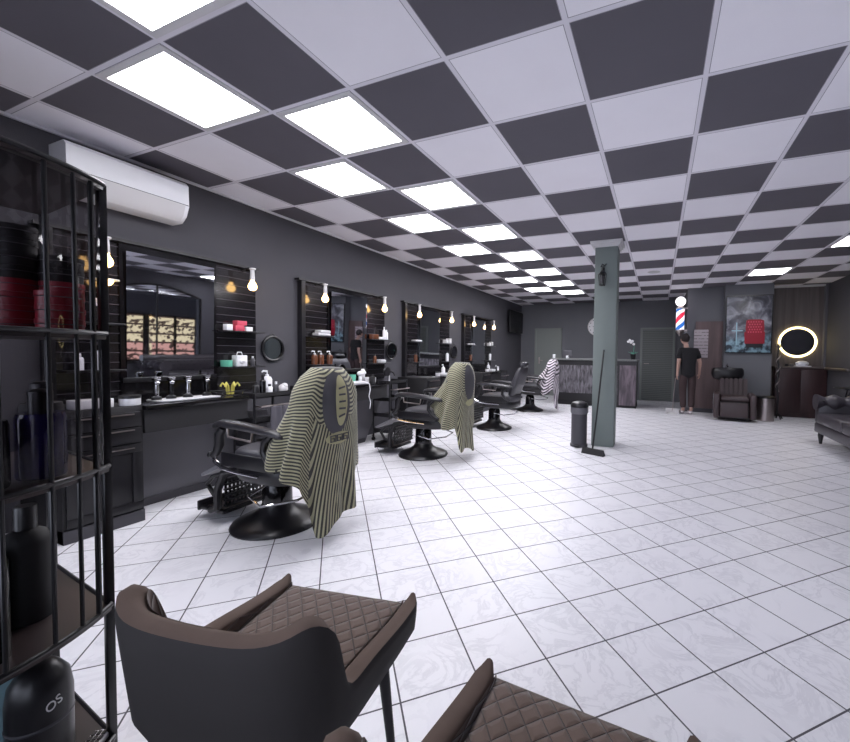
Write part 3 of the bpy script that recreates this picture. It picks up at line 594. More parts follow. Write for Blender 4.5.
def make_cape(loc, label, mat, seed, emblem, oval=True):
    c = E('barber_cape', loc, label, 'cape', group='striped barber capes')
    N, Mv = 96, 40; b = MB()
    b.rings([[cape_pt(.02+.98*j/Mv, 2*pi*i/N, seed) for i in range(N)] for j in range(Mv+1)], cap=False)
    b.bm.faces.new([v for v in b.bm.verts][:N])
    for f in b.bm.faces:
        if len(f.verts) > 4: continue
        u = sum(l[b.uv].uv[0] for l in f.loops)/4; vm = sum(l[b.uv].uv[1] for l in f.loops)/4
        d = min(u, 1-u)
        if d < .13 and vm > .33:
            for l in f.loops: a = l[b.uv].uv; a.y = a.x*1.7+a.y*.22
        else:
            for l in f.loops: a = l[b.uv].uv; a.y = a.y+.12*abs((a.x-.5))*2
    b.build('cloth', mat, c, smooth=80)
    if oval:
        def patch(cy, cz, ry, rz, off, name, mt, rim=None):
            p = MB(); n = 28; ringsP = []
            for q in range(7):
                s_ = q/6; ring = []
                for i in range(n):
                    a = 2*pi*i/n; yy = cy+ry*s_*cos(a)+.0001*(q == 0)*cos(a); zz = cz+rz*s_*sin(a)+.0001*(q == 0)*sin(a)
                    vv = (1.14-zz)/(1.14-.1); best = None
                    for k in range(60):
                        th = -1.25+2.5*k/59; P_ = cape_pt(vv, th, seed)
                        if best is None or abs(P_[1]-yy) < best[0]: best = (abs(P_[1]-yy), P_[0])
                    ring.append((best[1]+off, yy, zz))
                ringsP.append(ring)
            p.rings(ringsP); return p.build(name, mt, c, smooth=80)
        patch(-.025, .9, .11, .2, .010, 'neck_opening', 'capedk')
        if emblem:
            patch(.0, .915, .05, .165, .018, 'emblem', 'khaki')
            for q, (dz, tl) in enumerate(((.09, .2), (.045, 0), (-.0, 0), (-.045, -.05), (-.09, .25))):
                b = MB(); b.box(-.002, .002, -.03, .025, -.006, .006, .001); b.rot(tl, 'X'); x = cape_pt((1.14-.9-dz)/1.04, .1, seed)[0]
                b.build('emblem_bar', 'capedk', c, loc=(x+.024, 0, .91+dz))
        # greek key collar
        patch(.0, .672, .1, .04, .012, 'collar', 'khaki')
        if emblem:
            x = cape_pt((1.14-.672)/1.04, 0, seed)[0]+.016; b = MB()
            for q in (-1, 0, 1):
                y0 = q*.056
                for (ya, yb, za, zb) in ((-.024, .024, .018, .023), (-.024, -.019, -.02, .018), (-.024, .01, -.02, -.015), (.006, .011, -.015, .004), (-.01, .006, .001, .005), (.019, .024, -.022, .018)): b.box(x-.004, x+.002, y0+ya, y0+yb, .672+za, .672+zb)
            b.build('key_pattern', 'capedk', c)
    return c
make_cape((CH[0][0]-.03, CH[0][1]-.02, 0), 'khaki striped cape with a yellow emblem, draped over the nearest barber chair', 'cape', .4, True)
make_cape((*CH[1], 0), 'khaki and black striped cape with a plain grey oval, draped over the second chair', 'cape', 2.1, False)
make_cape((*CH[3], 0), 'white and dark striped cape draped over the farthest chair', 'cape2', 4.2, False, oval=False)

# ------------------------------------------------------------------ bin and broom at the pillar
o = E('pedal_bin', (-.97, 5.4, 0), 'tall dark grey cylindrical pedal bin with a bag, beside the pillar', 'bin')
MB().lathe([(0, 0), (.115, 0), (.118, .03), (.105, .035), (.105, .5), (0, .5)], n=28).build('body', 'dgrey', o); MB().lathe([(.107, .44), (.118, .46), (.116, .52), (.107, .53)], n=28).build('bag_rim', 'greyp', o)
MB().lathe([(0, .53), (.118, .53), (.12, .55), (.1, .59), (.05, .605), (0, .61)], n=28).build('lid', 'black', o); MB().box(-.03, .03, -.16, -.1, .01, .03, .005).build('pedal', 'black', o)
o = E('broom', (-.72, 5.08, 0), 'black broom leaning against the front of the pillar', 'broom')
MB().hexa([(-.15, -.06, 0), (.13, -.16, 0), (.15, -.09, 0), (-.13, .02, 0), (-.14, -.04, .07), (.12, -.13, .07), (.13, -.1, .07), (-.13, -.0, .07)]).build('bristles', 'blackm', o)
MB().tube([(-.01, -.07, .06), (.01, .05, .4), (.045, .385, 1.3)], .011, 8).build('handle', 'black', o)

# ------------------------------------------------------------------ reception desk
o = E('reception_desk', (-1.5, 9.95, 0), 'long dark reception desk with a patterned front and a pale top, behind the pillar', 'desk')
b = MB(); b.box(-.86, 1.04, -.16, .4, .12, 1.1); b.build('body', 'black', o); 
b = MB(); b.box(-.82, .62, -.18, -.161, .3, .98); b.build('front_panel', 'desk', o); b = MB(); b.box(.66, 1.03, -.18, -.161, .06, 1.0); b.build('front_panel', 'deskside', o)
MB().box(-.84, 1.04, -.14, .38, 0, .12).build('plinth', 'blackm', o); MB().box(-1.0, 1.07, -.22, .42, 1.1, 1.14, .006).build('desk_top', 'desktop', o)
boxy('card_holder', (-2.43, 9.85, 1.1402), (.05, .1, .1), 'white', 'small white card holder on the left end of the reception desk', 'card holder')
o = E('payment_terminal', (-2.1, 9.9, 1.1402), 'small grey screen on a white foot on the reception desk', 'payment terminal')
b = MB(); b.box(-.1, .1, -.012, .012, .05, .2, .006); b.rot(RD(15), 'X', (0, 0, .1)); b.build('screen', 'greyp', o); MB().box(-.03, .03, -.06, .04, 0, .07, .006).build('foot', 'white', o)
o = E('potted_orchid', (-.56, 9.95, 1.1402), 'white orchid in a dark pot at the right end of the reception desk', 'plant')
MB().lathe([(0, 0), (.05, 0), (.065, .12), (0, .12)], n=16).build('pot', 'black', o); MB().tube([(0, 0, .12), (.02, 0, .3), (0, 0, .42), (-.08, 0, .46)], .006, 6).build('stem', 'green', o)
b = MB()
for q, (x, z) in enumerate(((-.08, .45), (-.02, .43), (.01, .36), (-.05, .4), (-.11, .42))): b.ball((x, -.01, z), (.032, .02, .03), 10, 6)
b.build('blossoms', 'white', o)
b = MB()
for q in range(4): a = q*1.6+.4; b.prism([(0, -.015), (.08, -.02), (.13, 0), (.08, .02), (0, .015)], lambda u, v, t: (u*cos(a)-v*sin(a), u*sin(a)+v*cos(a), .125+u*.4+t), 0, .004)
b.build('leaves', 'green', o)
o = E('wall_clock', (-1.66, WB, 2.05), 'round white clock on the back wall, half hidden by the pillar', 'clock')
b = MB(); b.cyl((0, -.002, 0), (0, -.03, 0), .25, n=40); b.build('face', 'white', o); b = MB(); b.tube([(.25*cos(a*pi/20), -.03, .25*sin(a*pi/20)) for a in range(40)], .012, 6, loop=True); b.build('rim', 'offw', o)
b = MB(); b.box(-.006, .006, -.036, -.031, 0, .15); b.box(-.11, 0, -.036, -.031, -.006, .006); b.build('hands', 'black', o)
for q in range(12): a = q*pi/6; MB().box(.2*sin(a)-.008, .2*sin(a)+.008, -.034, -.031, .2*cos(a)-.015, .2*cos(a)+.015).build('hour_mark', 'black', o)

# ------------------------------------------------------------------ barber pole
def pole_mat():
    m, nt, b = new_mat('barber_pole_stripes'); tc = nt.nodes.new('ShaderNodeTexCoord'); s = xyz(nt, tc.outputs['UV'])
    f = math_node(nt, 'FRACT', math_node(nt, 'ADD', math_node(nt, 'MULTIPLY', s[0], 1), math_node(nt, 'MULTIPLY', s[1], -1.15)))
    r = math_node(nt, 'LESS_THAN', f, .24); bl = math_node(nt, 'MULTIPLY', math_node(nt, 'GREATER_THAN', f, .46), math_node(nt, 'LESS_THAN', f, .70))
    c = mixc(nt, bl, mixc(nt, r, rgb(225, 222, 228), rgb(196, 40, 66)), rgb(36, 92, 170))
    nt.links.new(c, b.inputs['Base Color']); nt.links.new(c, b.inputs['Emission Color']); b.inputs['Emission Strength'].default_value = .45; b.inputs['Roughness'].default_value = .15; return m
MT['polestripe'] = pole_mat()
o = E('barber_pole', (.42, 9.8, 1.68), 'lit red, white and blue striped pole with a white globe', 'barber pole')
b = MB(); b.rings([[(.085*cos(2*pi*i/32), .085*sin(2*pi*i/32), z) for i in range(32)] for z in (.14, .3, .5, .6)], cap=True); b.build('striped_cylinder', 'polestripe', o)
MB().lathe([(0, -.0), (.02, .0), (.035, .03), (.08, .09), (.09, .1), (.09, .14), (0, .14)], n=24).build('lower_cap', 'steel', o)
MB().lathe([(0, .6), (.09, .6), (.09, .63), (.05, .65), (.04, .67), (0, .67)], n=24).build('upper_cap', 'steel', o)
MB().ball((0, 0, .765), .105, 24, 14).build('globe', 'globe', o); b = MB(); b.box(.085, .149, -.0, .06, .1, .14); b.box(.085, .149, -.0, .06, .6, .63); b.build('bracket', 'steel', o)
# price list
def list_mat():
    m, nt, b = new_mat('printed_price_list'); tc = nt.nodes.new('ShaderNodeTexCoord'); s = xyz(nt, tc.outputs['Object'])
    e = edge_mask(nt, math_node(nt, 'DIVIDE', s[2], .07), .12); n = nt.nodes.new('ShaderNodeTexNoise'); n.inputs['Scale'].default_value = 30; nt.links.new(tc.outputs['Object'], n.inputs['Vector'])
    k = math_node(nt, 'MULTIPLY', e, math_node(nt, 'GREATER_THAN', n.outputs['Fac'], .45)); nt.links.new(mixc(nt, k, rgb(168, 158, 164), rgb(105, 95, 100)), b.inputs['Base Color']); return m
MT['list'] = list_mat()
solo('price_list', MB().box(-.14, .14, -.012, 0, 0, .62, .002), 'list', (.85, 9.857, 1.2), 'pale printed price list on the brown wall behind the person', 'poster')
# ------------------------------------------------------------------ poster with red armchair
def art_mat():
    m, nt, b = new_mat('stormy_poster_print'); tc = nt.nodes.new('ShaderNodeTexCoord'); s = xyz(nt, tc.outputs['Object'])
    n = nt.nodes.new('ShaderNodeTexNoise'); n.inputs['Scale'].default_value = 4; n.inputs['Detail'].default_value = 8; n.inputs['Distortion'].default_value = 1; nt.links.new(tc.outputs['Object'], n.inputs['Vector'])
    r = nt.nodes.new('ShaderNodeValToRGB'); e = r.color_ramp.elements; e[0].position = .36; e[0].color = rgb(48, 48, 56); e[1].position = .68; e[1].color = rgb(150, 152, 160)
    k = e.new(.5); k.color = rgb(84, 84, 94); nt.links.new(n.outputs['Fac'], r.inputs[0])
    n2 = nt.nodes.new('ShaderNodeTexNoise'); n2.inputs['Scale'].default_value = 11; n2.inputs['Detail'].default_value = 6; nt.links.new(tc.outputs['Object'], n2.inputs['Vector'])
    r2 = nt.nodes.new('ShaderNodeValToRGB'); e = r2.color_ramp.elements; e[0].position = .42; e[0].color = rgb(30, 42, 54); e[1].position = .6; e[1].color = rgb(130, 160, 174); nt.links.new(n2.outputs['Fac'], r2.inputs[0])
    mr = nt.nodes.new('ShaderNodeMapRange'); mr.inputs['From Min'].default_value = .18; mr.inputs['From Max'].default_value = .42; nt.links.new(math_node(nt, 'ADD', s[2], math_node(nt, 'MULTIPLY', math_node(nt, 'SUBTRACT', n.outputs['Fac'], .5), .5)), mr.inputs['Value'])
    nt.links.new(mixc(nt, mr.outputs[0], r2.outputs[0], r.outputs[0]), b.inputs['Base Color']); b.inputs['Roughness'].default_value = .4; return m
MT['art'] = art_mat()
o = E('wall_poster', (1.7, 9.7, 1.33), 'large framed poster of a red tufted armchair under a stormy grey sky', 'poster')
MB().box(-.4, .4, -.03, -.002, 0, 1.16, .003).build('canvas', 'art', o)
f = MB()
for q in ((-.42, -.4, -.02, 1.18), (.4, .42, -.02, 1.18), (-.4, .4, -.02, 0), (-.4, .4, 1.16, 1.18)): f.box(q[0], q[1], -.04, -.002, q[2], q[3])
f.build('frame', 'frame', o)
fz = lambda u, v, t: (u, t, v)
b = MB(); b.prism([(-.03, .3), (-.05, .5), (-.04, .66), (0, .68), (.2, .68), (.27, .66), (.28, .5), (.26, .3)], fz, -.0335, -.0301)
b.prism([(-.06, .18), (-.07, .42), (-.02, .44), (0, .34), (.22, .34), (.24, .44), (.29, .42), (.29, .18)], fz, -.0355, -.0336); b.build('printed_armchair', 'red', o)
b = MB()
for j in range(5):
    for i in range(6-j % 2): b.ball((.0+i*.045+.022*(j % 2), -.0345, .42+j*.052), (.014, .002, .018), 8, 5)
b.build('printed_tufts', 'redbox', o)
b = MB(); b.prism([(-.02, .1), (.25, .1), (.27, .18), (-.05, .18)], fz, -.0335, -.0301); b.build('printed_chair_base', 'black', o)
b = MB(); b.box(-.22, -.2, -.0335, -.0301, .15, .62); b.box(-.3, -.1, -.0335, -.0301, .44, .46); b.build('printed_post', 'cyan', o)

# ------------------------------------------------------------------ console, led mirror, things on it
o = E('console_cabinet', (2.7, 10.0, 0), 'dark mahogany console cabinet under the lit oval mirror', 'cabinet')
MB().box(-.43, .44, -.03, .21, 0, 1.02, .003).build('body', 'dwood', o); MB().box(-.45, .45, -.06, .215, 1.02, 1.05, .004).build('cabinet_top', 'taupe', o)
for x0, x1 in ((-.42, .0), (.01, .43)):
    d = MB().box(x0, x1, -.042, -.031, .08, .99, .003).build('door', 'dwood', o); MB().ball((x1-.03 if x0 < 0 else x0+.03, -.052, .55), .01, 10, 6).build('knob', 'black', d)
o = E('lit_mirror', (2.68, 10.22, 1.56), 'round mirror with a glowing warm ring above the console', 'mirror')
b = MB(); b.rings([[(r*cos(2*pi*i/48), y_, r*.95*sin(2*pi*i/48)) for i in range(48)] for r, y_ in ((.33, -.002), (.34, -.03), (.30, -.035), (.295, -.03))], cap=False); b.build('light_ring', 'led', o)
b = MB(); b.cyl((0, -.003, 0), (0, -.03, 0), .298, n=48); b = b.build('glass', 'darkmir', o); b.scale = (1, 1, .95)
jar((2.48, 10.08, 1.0502), .03, .05, 'black', 'black', 'small black jar at the left of the console top')
b = MB(); b.ball((0, 0, .062), (.12, .07, .06), 16, 8); b.box(-.14, .14, -.08, .08, 0, .02, .008); solo('folded_cloth', b, 'white', (2.74, 10.06, 1.0502), 'white bundle on the console under the lit mirror', 'cloth')
b = MB(); b.ball((0, 0, .03), (.05, .04, .03), 12, 6); solo('small_bowl', b, 'greyp', (2.57, 10.06, 1.0502), 'small grey bowl left of the white bundle on the console', 'bowl')
# towel rail shelf and rod on right wall
o = E('wall_rack', (WR, 9.4, 1.0), 'pale horizontal rail mounted on the right wall above the sofa end', 'rail')
MB().box(-.09, -.05, -.55, .5, 0, .045, .004).build('rail', 'steel', o)
b = MB(); b.box(-.05, -.002, .38, .42, 0, .04); b.box(-.05, -.002, -.42, -.38, 0, .04); b.build('bracket', 'steel', o)
o = E('coat_stand', (2.2, 9.5, 0), 'slim ornate dark and silver coat stand between the poster and the console', 'coat stand')
b = MB(); b.tube([(0, 0, 0.02), (0.02, 0, .4), (-.015, 0, .7), (.02, 0, 1.0), (-.01, 0, 1.2), (0, 0, 1.5)], .016, 8)
for q in range(4): a = q*pi/2+.4; b.tube([(0, 0, .12), (.08*cos(a), .08*sin(a), .08), (.12*cos(a), .12*sin(a), .0125)], .012, 6)
b.build('pole', 'black', o)
b = MB(); b.tube([(.03*cos(q*.9), .03*sin(q*.9), .55+q*.035) for q in range(22)], .012, 6); b.build('twisted_ornament', 'steel', o)
for q in range(4):
    a = q*pi/2+.2; MB().tube([(0, 0, 1.42), (.06*cos(a), .06*sin(a), 1.45), (.07*cos(a), .07*sin(a), 1.5)], .008, 6).build('hook', 'black', o)
o = E('steel_bin', (1.94, 9.2, 0), 'brushed steel cylindrical bin between the recliner and the console', 'bin')
MB().lathe([(0, 0), (.155, 0), (.155, .44), (0, .44)], n=32).build('body', 'steel', o); MB().lathe([(0, .44), (.16, .44), (.16, .465), (.12, .48), (0, .485)], n=32).build('lid', 'black', o)
# ------------------------------------------------------------------ wash recliner
o = E('wash_recliner', (1.36, 9.05, 0), 'dark brown leather recliner for hair washing, below the red armchair poster', 'armchair', rz=RD(-6))
b = MB(); b.box(-.2, .26, -.32, .3, .38, .47, .03, 3); b.build('seat', 'recl', o)
b = MB(); b.box(-.21, .25, -.36, -.29, .08, .36, .02, 3); b.build('leg_rest', 'recl', o)
MB().box(-.22, .26, -.28, .3, .06, .37).build('base', 'black', o)
for s in (-1, 1):
    a = MB(); a.box(.03+s*.3-.055, .03+s*.3+.055, -.34, .34, .05, .52, .035, 3); a = a.build('arm', 'recl', o)
MB().box(-.325, -.33+.0, -.2, -.18, .3, .5).build('lever', 'chrome', o)
b = MB()
for q in range(6): b.hexa([(-.21+q*.08, .2, .44), (-.135+q*.08, .2, .44), (-.135+q*.08, .3, .42), (-.21+q*.08, .3, .42), (-.21+q*.08, .3, .8), (-.135+q*.08, .3, .8), (-.135+q*.08, .4, .78), (-.21+q*.08, .4, .78)])
bmesh.ops.bevel(b.bm, geom=b.bm.edges[:], offset=.015, segments=2, affect='EDGES'); b.build('backrest', 'recl', o)
o = E('wash_basin', (1.33, 9.52, 0), 'glossy black round-ended hair-wash basin above the brown recliner', 'basin')
b = MB(); b.lathe([(0, .74), (.14, .74), (.25, .79), (.285, .87), (.28, .96), (.25, 1.005), (.22, 1.0), (.2, .9), (.12, .83), (0, .82)], n=36, sx=1.05, sy=.55); b.build('bowl', 'black', o)
MB().box(-.12, .12, -.06, .1, 0, .76, .02).build('pedestal', 'black', o); b = MB(); b.tube([(.0, .1, .95), (0, .12, 1.04), (0, .06, 1.08), (0, -.02, 1.03)], .012); b.build('tap', 'chrome', o)

# ------------------------------------------------------------------ chesterfield sofa (front faces -x)
o = E('sofa', (2.10, 7.15, 0), 'charcoal tufted leather sofa along the right wall', 'sofa')
Ls = 1.95
MB().box(.02, .86, -Ls, 0, .16, .3, .02, 2).build('base', 'sofa', o)
for q in range(2): MB().box(.0, .68, -Ls+.14+q*(Ls-.28)/2+.004, -Ls+.14+(q+1)*(Ls-.28)/2-.004, .3, .45, .035, 3).build('seat_cushion', 'sofa', o)
def roll(path, r, mat, parent, name, tufts):
    b = MB(); b.tube(path, r, 18); b.build(name, mat, parent)
    b = MB()
    for t in tufts: b.ball(t, .014, 8, 6)
    return b.build('tuft_buttons', 'black', parent)
for s, y0 in ((1, -.08), (-1, -Ls+.08)):
    a = MB(); a.box(.02, .86, y0-.07, y0+.07, .3, .58, .02, 2); a = a.build('arm', 'sofa', o)
    rr = MB(); ring = []
    for q in range(25):
        x = .0+q*.86/24; d = .02*cos(q*pi/3); ring.append([(x, y0+(.1+d)*cos(t*pi/9), .6+(.095+d)*sin(t*pi/9)) for t in range(18)])
    rr.rings(ring); rr.build('arm_roll', 'sofa', a)
    bb = MB()
    for q in range(5): bb.ball((.07+q*.143*1.2, y0-.088, .62), .02, 8, 6)
    bb.build('arm_buttons', 'black', a)
b = MB(); b.box(.7, .88, -Ls+.15, -.15, .3, .72, .03, 3); bk = b.build('backrest', 'sofa', o)
b = MB()
for j in range(3):
    for i in range(11): b.ball((.695, -Ls+.25+i*.15+.07*(j % 2), .5+j*.09), .014, 8, 6)
b.build('back_buttons', 'black', bk); b = MB(); b.tube([(.8, -Ls+.02, .74), (.8, -.02, .74)], .085, 18); b.build('back_roll', 'sofa', bk)
for x in (.08, .8):
    for y_ in (-.08, -Ls+.08): MB().lathe([(0, 0), (.018, 0), (.026, .06), (.036, .12), (.03, .16), (0, .16)], (x, y_, 0), 14).build('leg', 'black', o)
b = MB(); b.cyl((0, 0, .012), (.22, .25, .75), .011, n=8); b.cyl((.0, .3, .012), (.2, .05, .75), .011, n=8); b.box(.08, .3, -.05, .4, .75, .765, .003)
solo('folding_stand', b, 'black', (2.55, 7.7, 0), 'thin black cross-legged stand behind the far arm of the sofa', 'stand')

# ------------------------------------------------------------------ person (seen from behind, carrying a long-handled dustpan)
def skin_obj(name, chains, mat, parent, sub=2, extra=None):
    me = bpy.data.meshes.new(name); vs, es, rs = [], [], []; idx = {}
    for ch in chains:
        prev = None
        for key, p, r in ch:
            if key not in idx: idx[key] = len(vs); vs.append(p); rs.append(r)
            if prev is not None: es.append((prev, idx[key]))
            prev = idx[key]
    me.from_pydata(vs, es, []); o = bpy.data.objects.new(name, me); COL.objects.link(o)
    o.modifiers.new('k', 'SKIN'); sv = me.skin_vertices[0].data
    for i, r in enumerate(rs): sv[i].radius = r if isinstance(r, tuple) else (r, r); sv[i].use_root = (i == 0)
    md = o.modifiers.new('d', 'SUBSURF'); md.levels = md.render_levels = sub
    bake(o)
    if extra:
        bm = bmesh.new(); bm.from_mesh(o.data); tmp = bpy.data.meshes.new('t'); extra.bm.to_mesh(tmp); bm.from_mesh(tmp); bm.to_mesh(o.data); bm.free(); bpy.data.meshes.remove(tmp)
        for p in o.data.polygons: p.use_smooth = True
    o.data.materials.clear(); o.data.materials.append(MT[mat]); o.parent = parent; return o
pr = E('person', (.585, 9.42, 0), 'person in a black t-shirt and dark brown trousers walking away and looking down', 'person', rz=RD(10))
J = dict(pel=(0, 0, .88), sp=(0, .0, 1.05), ch=(-.01, .02, 1.25), nb=(-.03, .035, 1.39), nk=(-.035, .05, 1.45), hd=(-.05, .085, 1.53), hd2=(-.055, .1, 1.6),
         sl=(-.165, .0, 1.35), el=(-.2, -.04, 1.09), wl=(-.205, .02, .86), pl_=(-.205, .035, .8), sr=(.165, .04, 1.35), er=(.235, .02, 1.1), wr=(.25, .11, .88), pr_=(.25, .13, .82),
         hl=(-.09, 0, .85), kl=(-.085, .05, .47), al=(-.08, -.03, .09), tl=(-.1, .1, .035), hr=(.09, 0, .85), kr=(.085, .03, .47), ar=(.06, -.09, .1), tr=(.05, .03, .035))
K = lambda k, r: (k, J[k], r)
ex = MB()
for (h, s) in (('pl_', -1), ('pr_', 1)):
    p = J[h]
    for q in range(4): ex.tube([(p[0], p[1]-.025+.017*q, p[2]+.01), (p[0]+.004*s, p[1]-.026+.018*q, p[2]-.045+.004*abs(q-1.5)), (p[0]-.015*s, p[1]-.024+.018*q, p[2]-.075+.006*abs(q-1.5))], [.009, .0085, .007], 8)
    ex.tube([(p[0], p[1]+.02, p[2]+.04), (p[0]-.012*s, p[1]+.05, p[2]+.01), (p[0]-.02*s, p[1]+.052, p[2]-.02)], [.011, .01, .008], 8)
hx, hy, hz = J['hd2']
ex.ball((hx, hy, hz-.01), (.075, .095, .108), 20, 14)
ex.ball((hx-.01, hy+.095, hz-.02), (.012, .022, .02), 8, 6)
for s in (-1, 1): ex.ball((hx+s*.076, hy, hz-.015), (.012, .02, .03), 8, 6); ex.ball((hx-.01+s*.03, hy+.085, hz+.005), (.012, .008, .008), 8, 6)
ex.ball((hx-.01, hy+.088, hz-.06), (.024, .01, .007), 8, 6)
skin_obj('body', [[K('pel', .085), K('sp', .1), K('ch', .115), K('nb', .06), K('nk', .048), K('hd', .055)], [K('ch', .115), K('sl', .055), K('el', .04), K('wl', .026), K('pl_', (.018, .034))], [K('ch', .1), K('sr', .055), K('er', .04), K('wr', .026), K('pr_', (.018, .034))],
         [K('pel', .085), K('hl', .065), K('kl', .05), K('al', .035), K('tl', .03)], [K('pel', .085), K('hr', .065), K('kr', .05), K('ar', .035), K('tr', .03)]], 'skin', pr, extra=ex)
mid = lambda a, b, t: tuple(J[a][k]*(1-t)+J[b][k]*t for k in range(3))
skin_obj('shirt', [[('h', (0, 0, .75), (.17, .13)), K('sp', (.155, .12)), K('ch', (.165, .13)), ('n', (-.02, .03, 1.37), (.085, .08))], [K('ch', .14), K('sl', .075), ('sle', mid('sl', 'el', .75), .062)], [K('ch', .14), K('sr', .075), ('sre', mid('sr', 'er', .75), .062)]], 'shirt', pr)
skin_obj('trousers', [[K('pel', (.14, .11)), ('w', (0, 0, .98), (.14, .11))], [K('pel', .1), K('hl', .098), K('kl', .078), ('lh', (-.08, -.02, .12), .066)], [K('pel', .1), K('hr', .098), K('kr', .078), ('rh', (.062, -.075, .13), .066)]], 'trouser', pr)
b = MB(); b.ball((hx+.002, hy-.018, hz+.02), (.086, .1, .108), 20, 12); b.build('hair', 'hair', pr)
for a, t in (('al', 'tl'), ('ar', 'tr')):
    b = MB(); p, q = J[a], J[t]; b.ball(((p[0]+q[0])/2, (p[1]+q[1])/2+.02, .045), (.05, .135, .043), 14, 8); b.build('shoe', 'shoe', pr)
o = E('dustpan', (.30, 9.36, 0), 'pale long-handled dustpan held low by the person', 'dustpan')
MB().cyl((.0, .05, .06), (.045, .035, .76), .01).build('handle', 'steel', o)
b = MB(); b.box(-.13, .13, -.1, .1, 0, .012, .003); b.box(-.13, .13, .09, .1, .012, .1); b.box(-.13, -.12, -.1, .1, .012, .08); b.box(.12, .13, -.1, .1, .012, .08); b.build('pan', 'offw', o)

# ------------------------------------------------------------------ curved display rack on the left
ARC0, ARC1, SAG = -.02, .56, .1
Rr = (.29**2+SAG**2)/(2*SAG)
def arcx(y): return -1.2-Rr+math.sqrt(Rr*Rr-(y-.27)**2)
arcp = [(arcx(ARC0+(ARC1-ARC0)*k/24), ARC0+(ARC1-ARC0)*k/24) for k in range(25)]
outline = [(-1.72, -.06)]+arcp+[(-1.72, .6)]
rk = E('display_rack', (0, 0, 0), 'black display rack with a curved front at the left, beside the brown chair', 'shelf unit')
xy = lambda u, v, t: (u, v, t)
LV = [.2, .557, .921, 1.26, 1.634]
for z in LV:
    s = MB().prism(outline, xy, z-.007, z+.007).build('shelf', 'wood', rk)
    b = MB(); b.tube([(x, y_, z+.008) for x, y_ in arcp], .006, 8); b.tube([(-1.3, .56, z+.007), (-1.72, .6, z+.007)], .005, 8); b.build('shelf_rim', 'black', s)
for x, y_ in ((-1.318, .563), (-1.72, .6), (-1.318, -.026), (-1.72, -.06)):
    MB().box(x-.009, x+.009, y_-.009, y_+.009, 0, 1.645, .003).build('post', 'frame', rk)
for y_ in (.525, .485, .43, .35, .25, .15, .05): MB().cyl((arcx(y_), y_, .56), (arcx(y_), y_, 1.632), .0045 if y_ != .525 else .006, n=8).build('rod', 'frame', rk)
g = MB(); g.rings([[(x-.012, y_, z) for x, y_ in arcp] for z in (.93, 1.625)], cap=False, closed=False); g.build('smoked_glass', 'smoked', rk)
def tin(loc, mat, label, r=.04, h=.032):
    o = E('pomade_tin', loc, label, 'tin', group='round tins stacked on the display rack')
    MB().lathe([(0, 0), (r, 0), (r, h*.62), (0, h*.62)], n=28).build('tin_body', mat, o)
    MB().lathe([(0, h*.62), (r*1.03, h*.62), (r*1.04, h*.68), (r*1.03, h*.985), (r*.97, h*.99), (0, h*.99)], n=28).build('lid', mat, o)
    MB().lathe([(r*1.015, h*.56), (r*1.045, h*.6), (r*1.015, h*.64)], n=28).build('rim_line', 'greyp', o); return o
for a, (x, y_, n_, rd) in enumerate(((-1.49, .37, 9, 4), (-1.46, .455, 8, 4), (-1.42, .525, 6, 4), (-1.34, .49, 3, 3))):
    for q in range(n_):
        red = q < rd
        tin((x+.002*(q % 2), y_, LV[3]+.0071+.0322*q), 'red' if red else 'blackm', f'{"red" if red else "black"} round tin, {["lowest","second","third","fourth","fifth","sixth","seventh","eighth","ninth"][q]} up in the {["leftmost", "second", "third", "short rightmost"][a]} tin stack')
def rackjar(x, y_, z, r, h, mat, capm, label, liquid=None):
    o = E('product_jar', (x, y_, z+.0073), label, 'jar')
    MB().lathe([(0, 0), (r*.95, 0), (r, .006), (r, h*.92), (r*.93, h), (0, h)], n=32).build('body', mat, o)
    MB().lathe([(0, h), (r*.5, h), (r*.5, h+.05), (r*.3, h+.055), (0, h+.055)], n=24).build('cap', capm, o); return o
rackjar(-1.335, .452, LV[2], .042, .15, 'purple', 'black', 'dark purple jar with a black cap on the middle shelf of the curved rack')
rackjar(-1.31, .352, LV[2], .042, .145, 'gloss', 'black', 'black jar left of the purple jar on the curved rack')
rackjar(-1.47, .5, LV[2], .04, .16, 'blackm', 'black', 'black jar behind the purple jar on the curved rack')
for q, (x, y_) in enumerate(((-1.3, .34), (-1.42, .45), (-1.4, .37), (-1.52, .38+.1))):
    bottle((x, y_, LV[1]+.0073), .3-.02*q, .045 if q != 2 else .03, 'blackm' if q % 2 else 'gloss', 'black', f'tall black bottle on the shelf under the purple jar, {["nearest the curved front", "second from the side edge", "slim one nearest the side edge", "at the back"][q]}', 'black bottles on the curved rack')
boxy('small_tray', (-1.36, .44-.05, LV[1]+.0073), (.03, .04, .02), 'greyp', 'small grey block between the black bottles on the rack', 'box') if False else None
def text_mesh(s, size, name, mat, parent, loc, rot, depth=.001):
    cu = bpy.data.curves.new('t', 'FONT'); cu.body = s; cu.size = size; cu.extrude = depth; cu.align_x = 'CENTER'
    t = bpy.data.objects.new('t', cu); COL.objects.link(t); bpy.context.view_layer.update()
    me = bpy.data.meshes.new_from_object(t.evaluated_get(bpy.context.evaluated_depsgraph_get())); bpy.data.objects.remove(t)
    o = bpy.data.objects.new(name, me); COL.objects.link(o); me.materials.clear(); me.materials.append(MT[mat]); o.parent = parent; o.location = loc; o.rotation_euler = rot; return o
o = E('product_tub', (-1.37, .45, LV[0]+.0073), 'large black tub with slanted white letters on the bottom shelf of the curved rack', 'tub')
MB().lathe([(0, 0), (.072, 0), (.077, .02), (.077, .18), (.07, .22), (.05, .245), (.03, .26), (0, .262)], n=32).build('body', 'black', o)
MB().lathe([(.0775, .12), (.079, .124), (.0775, .128)], n=32).build('ring', 'dgrey', o)
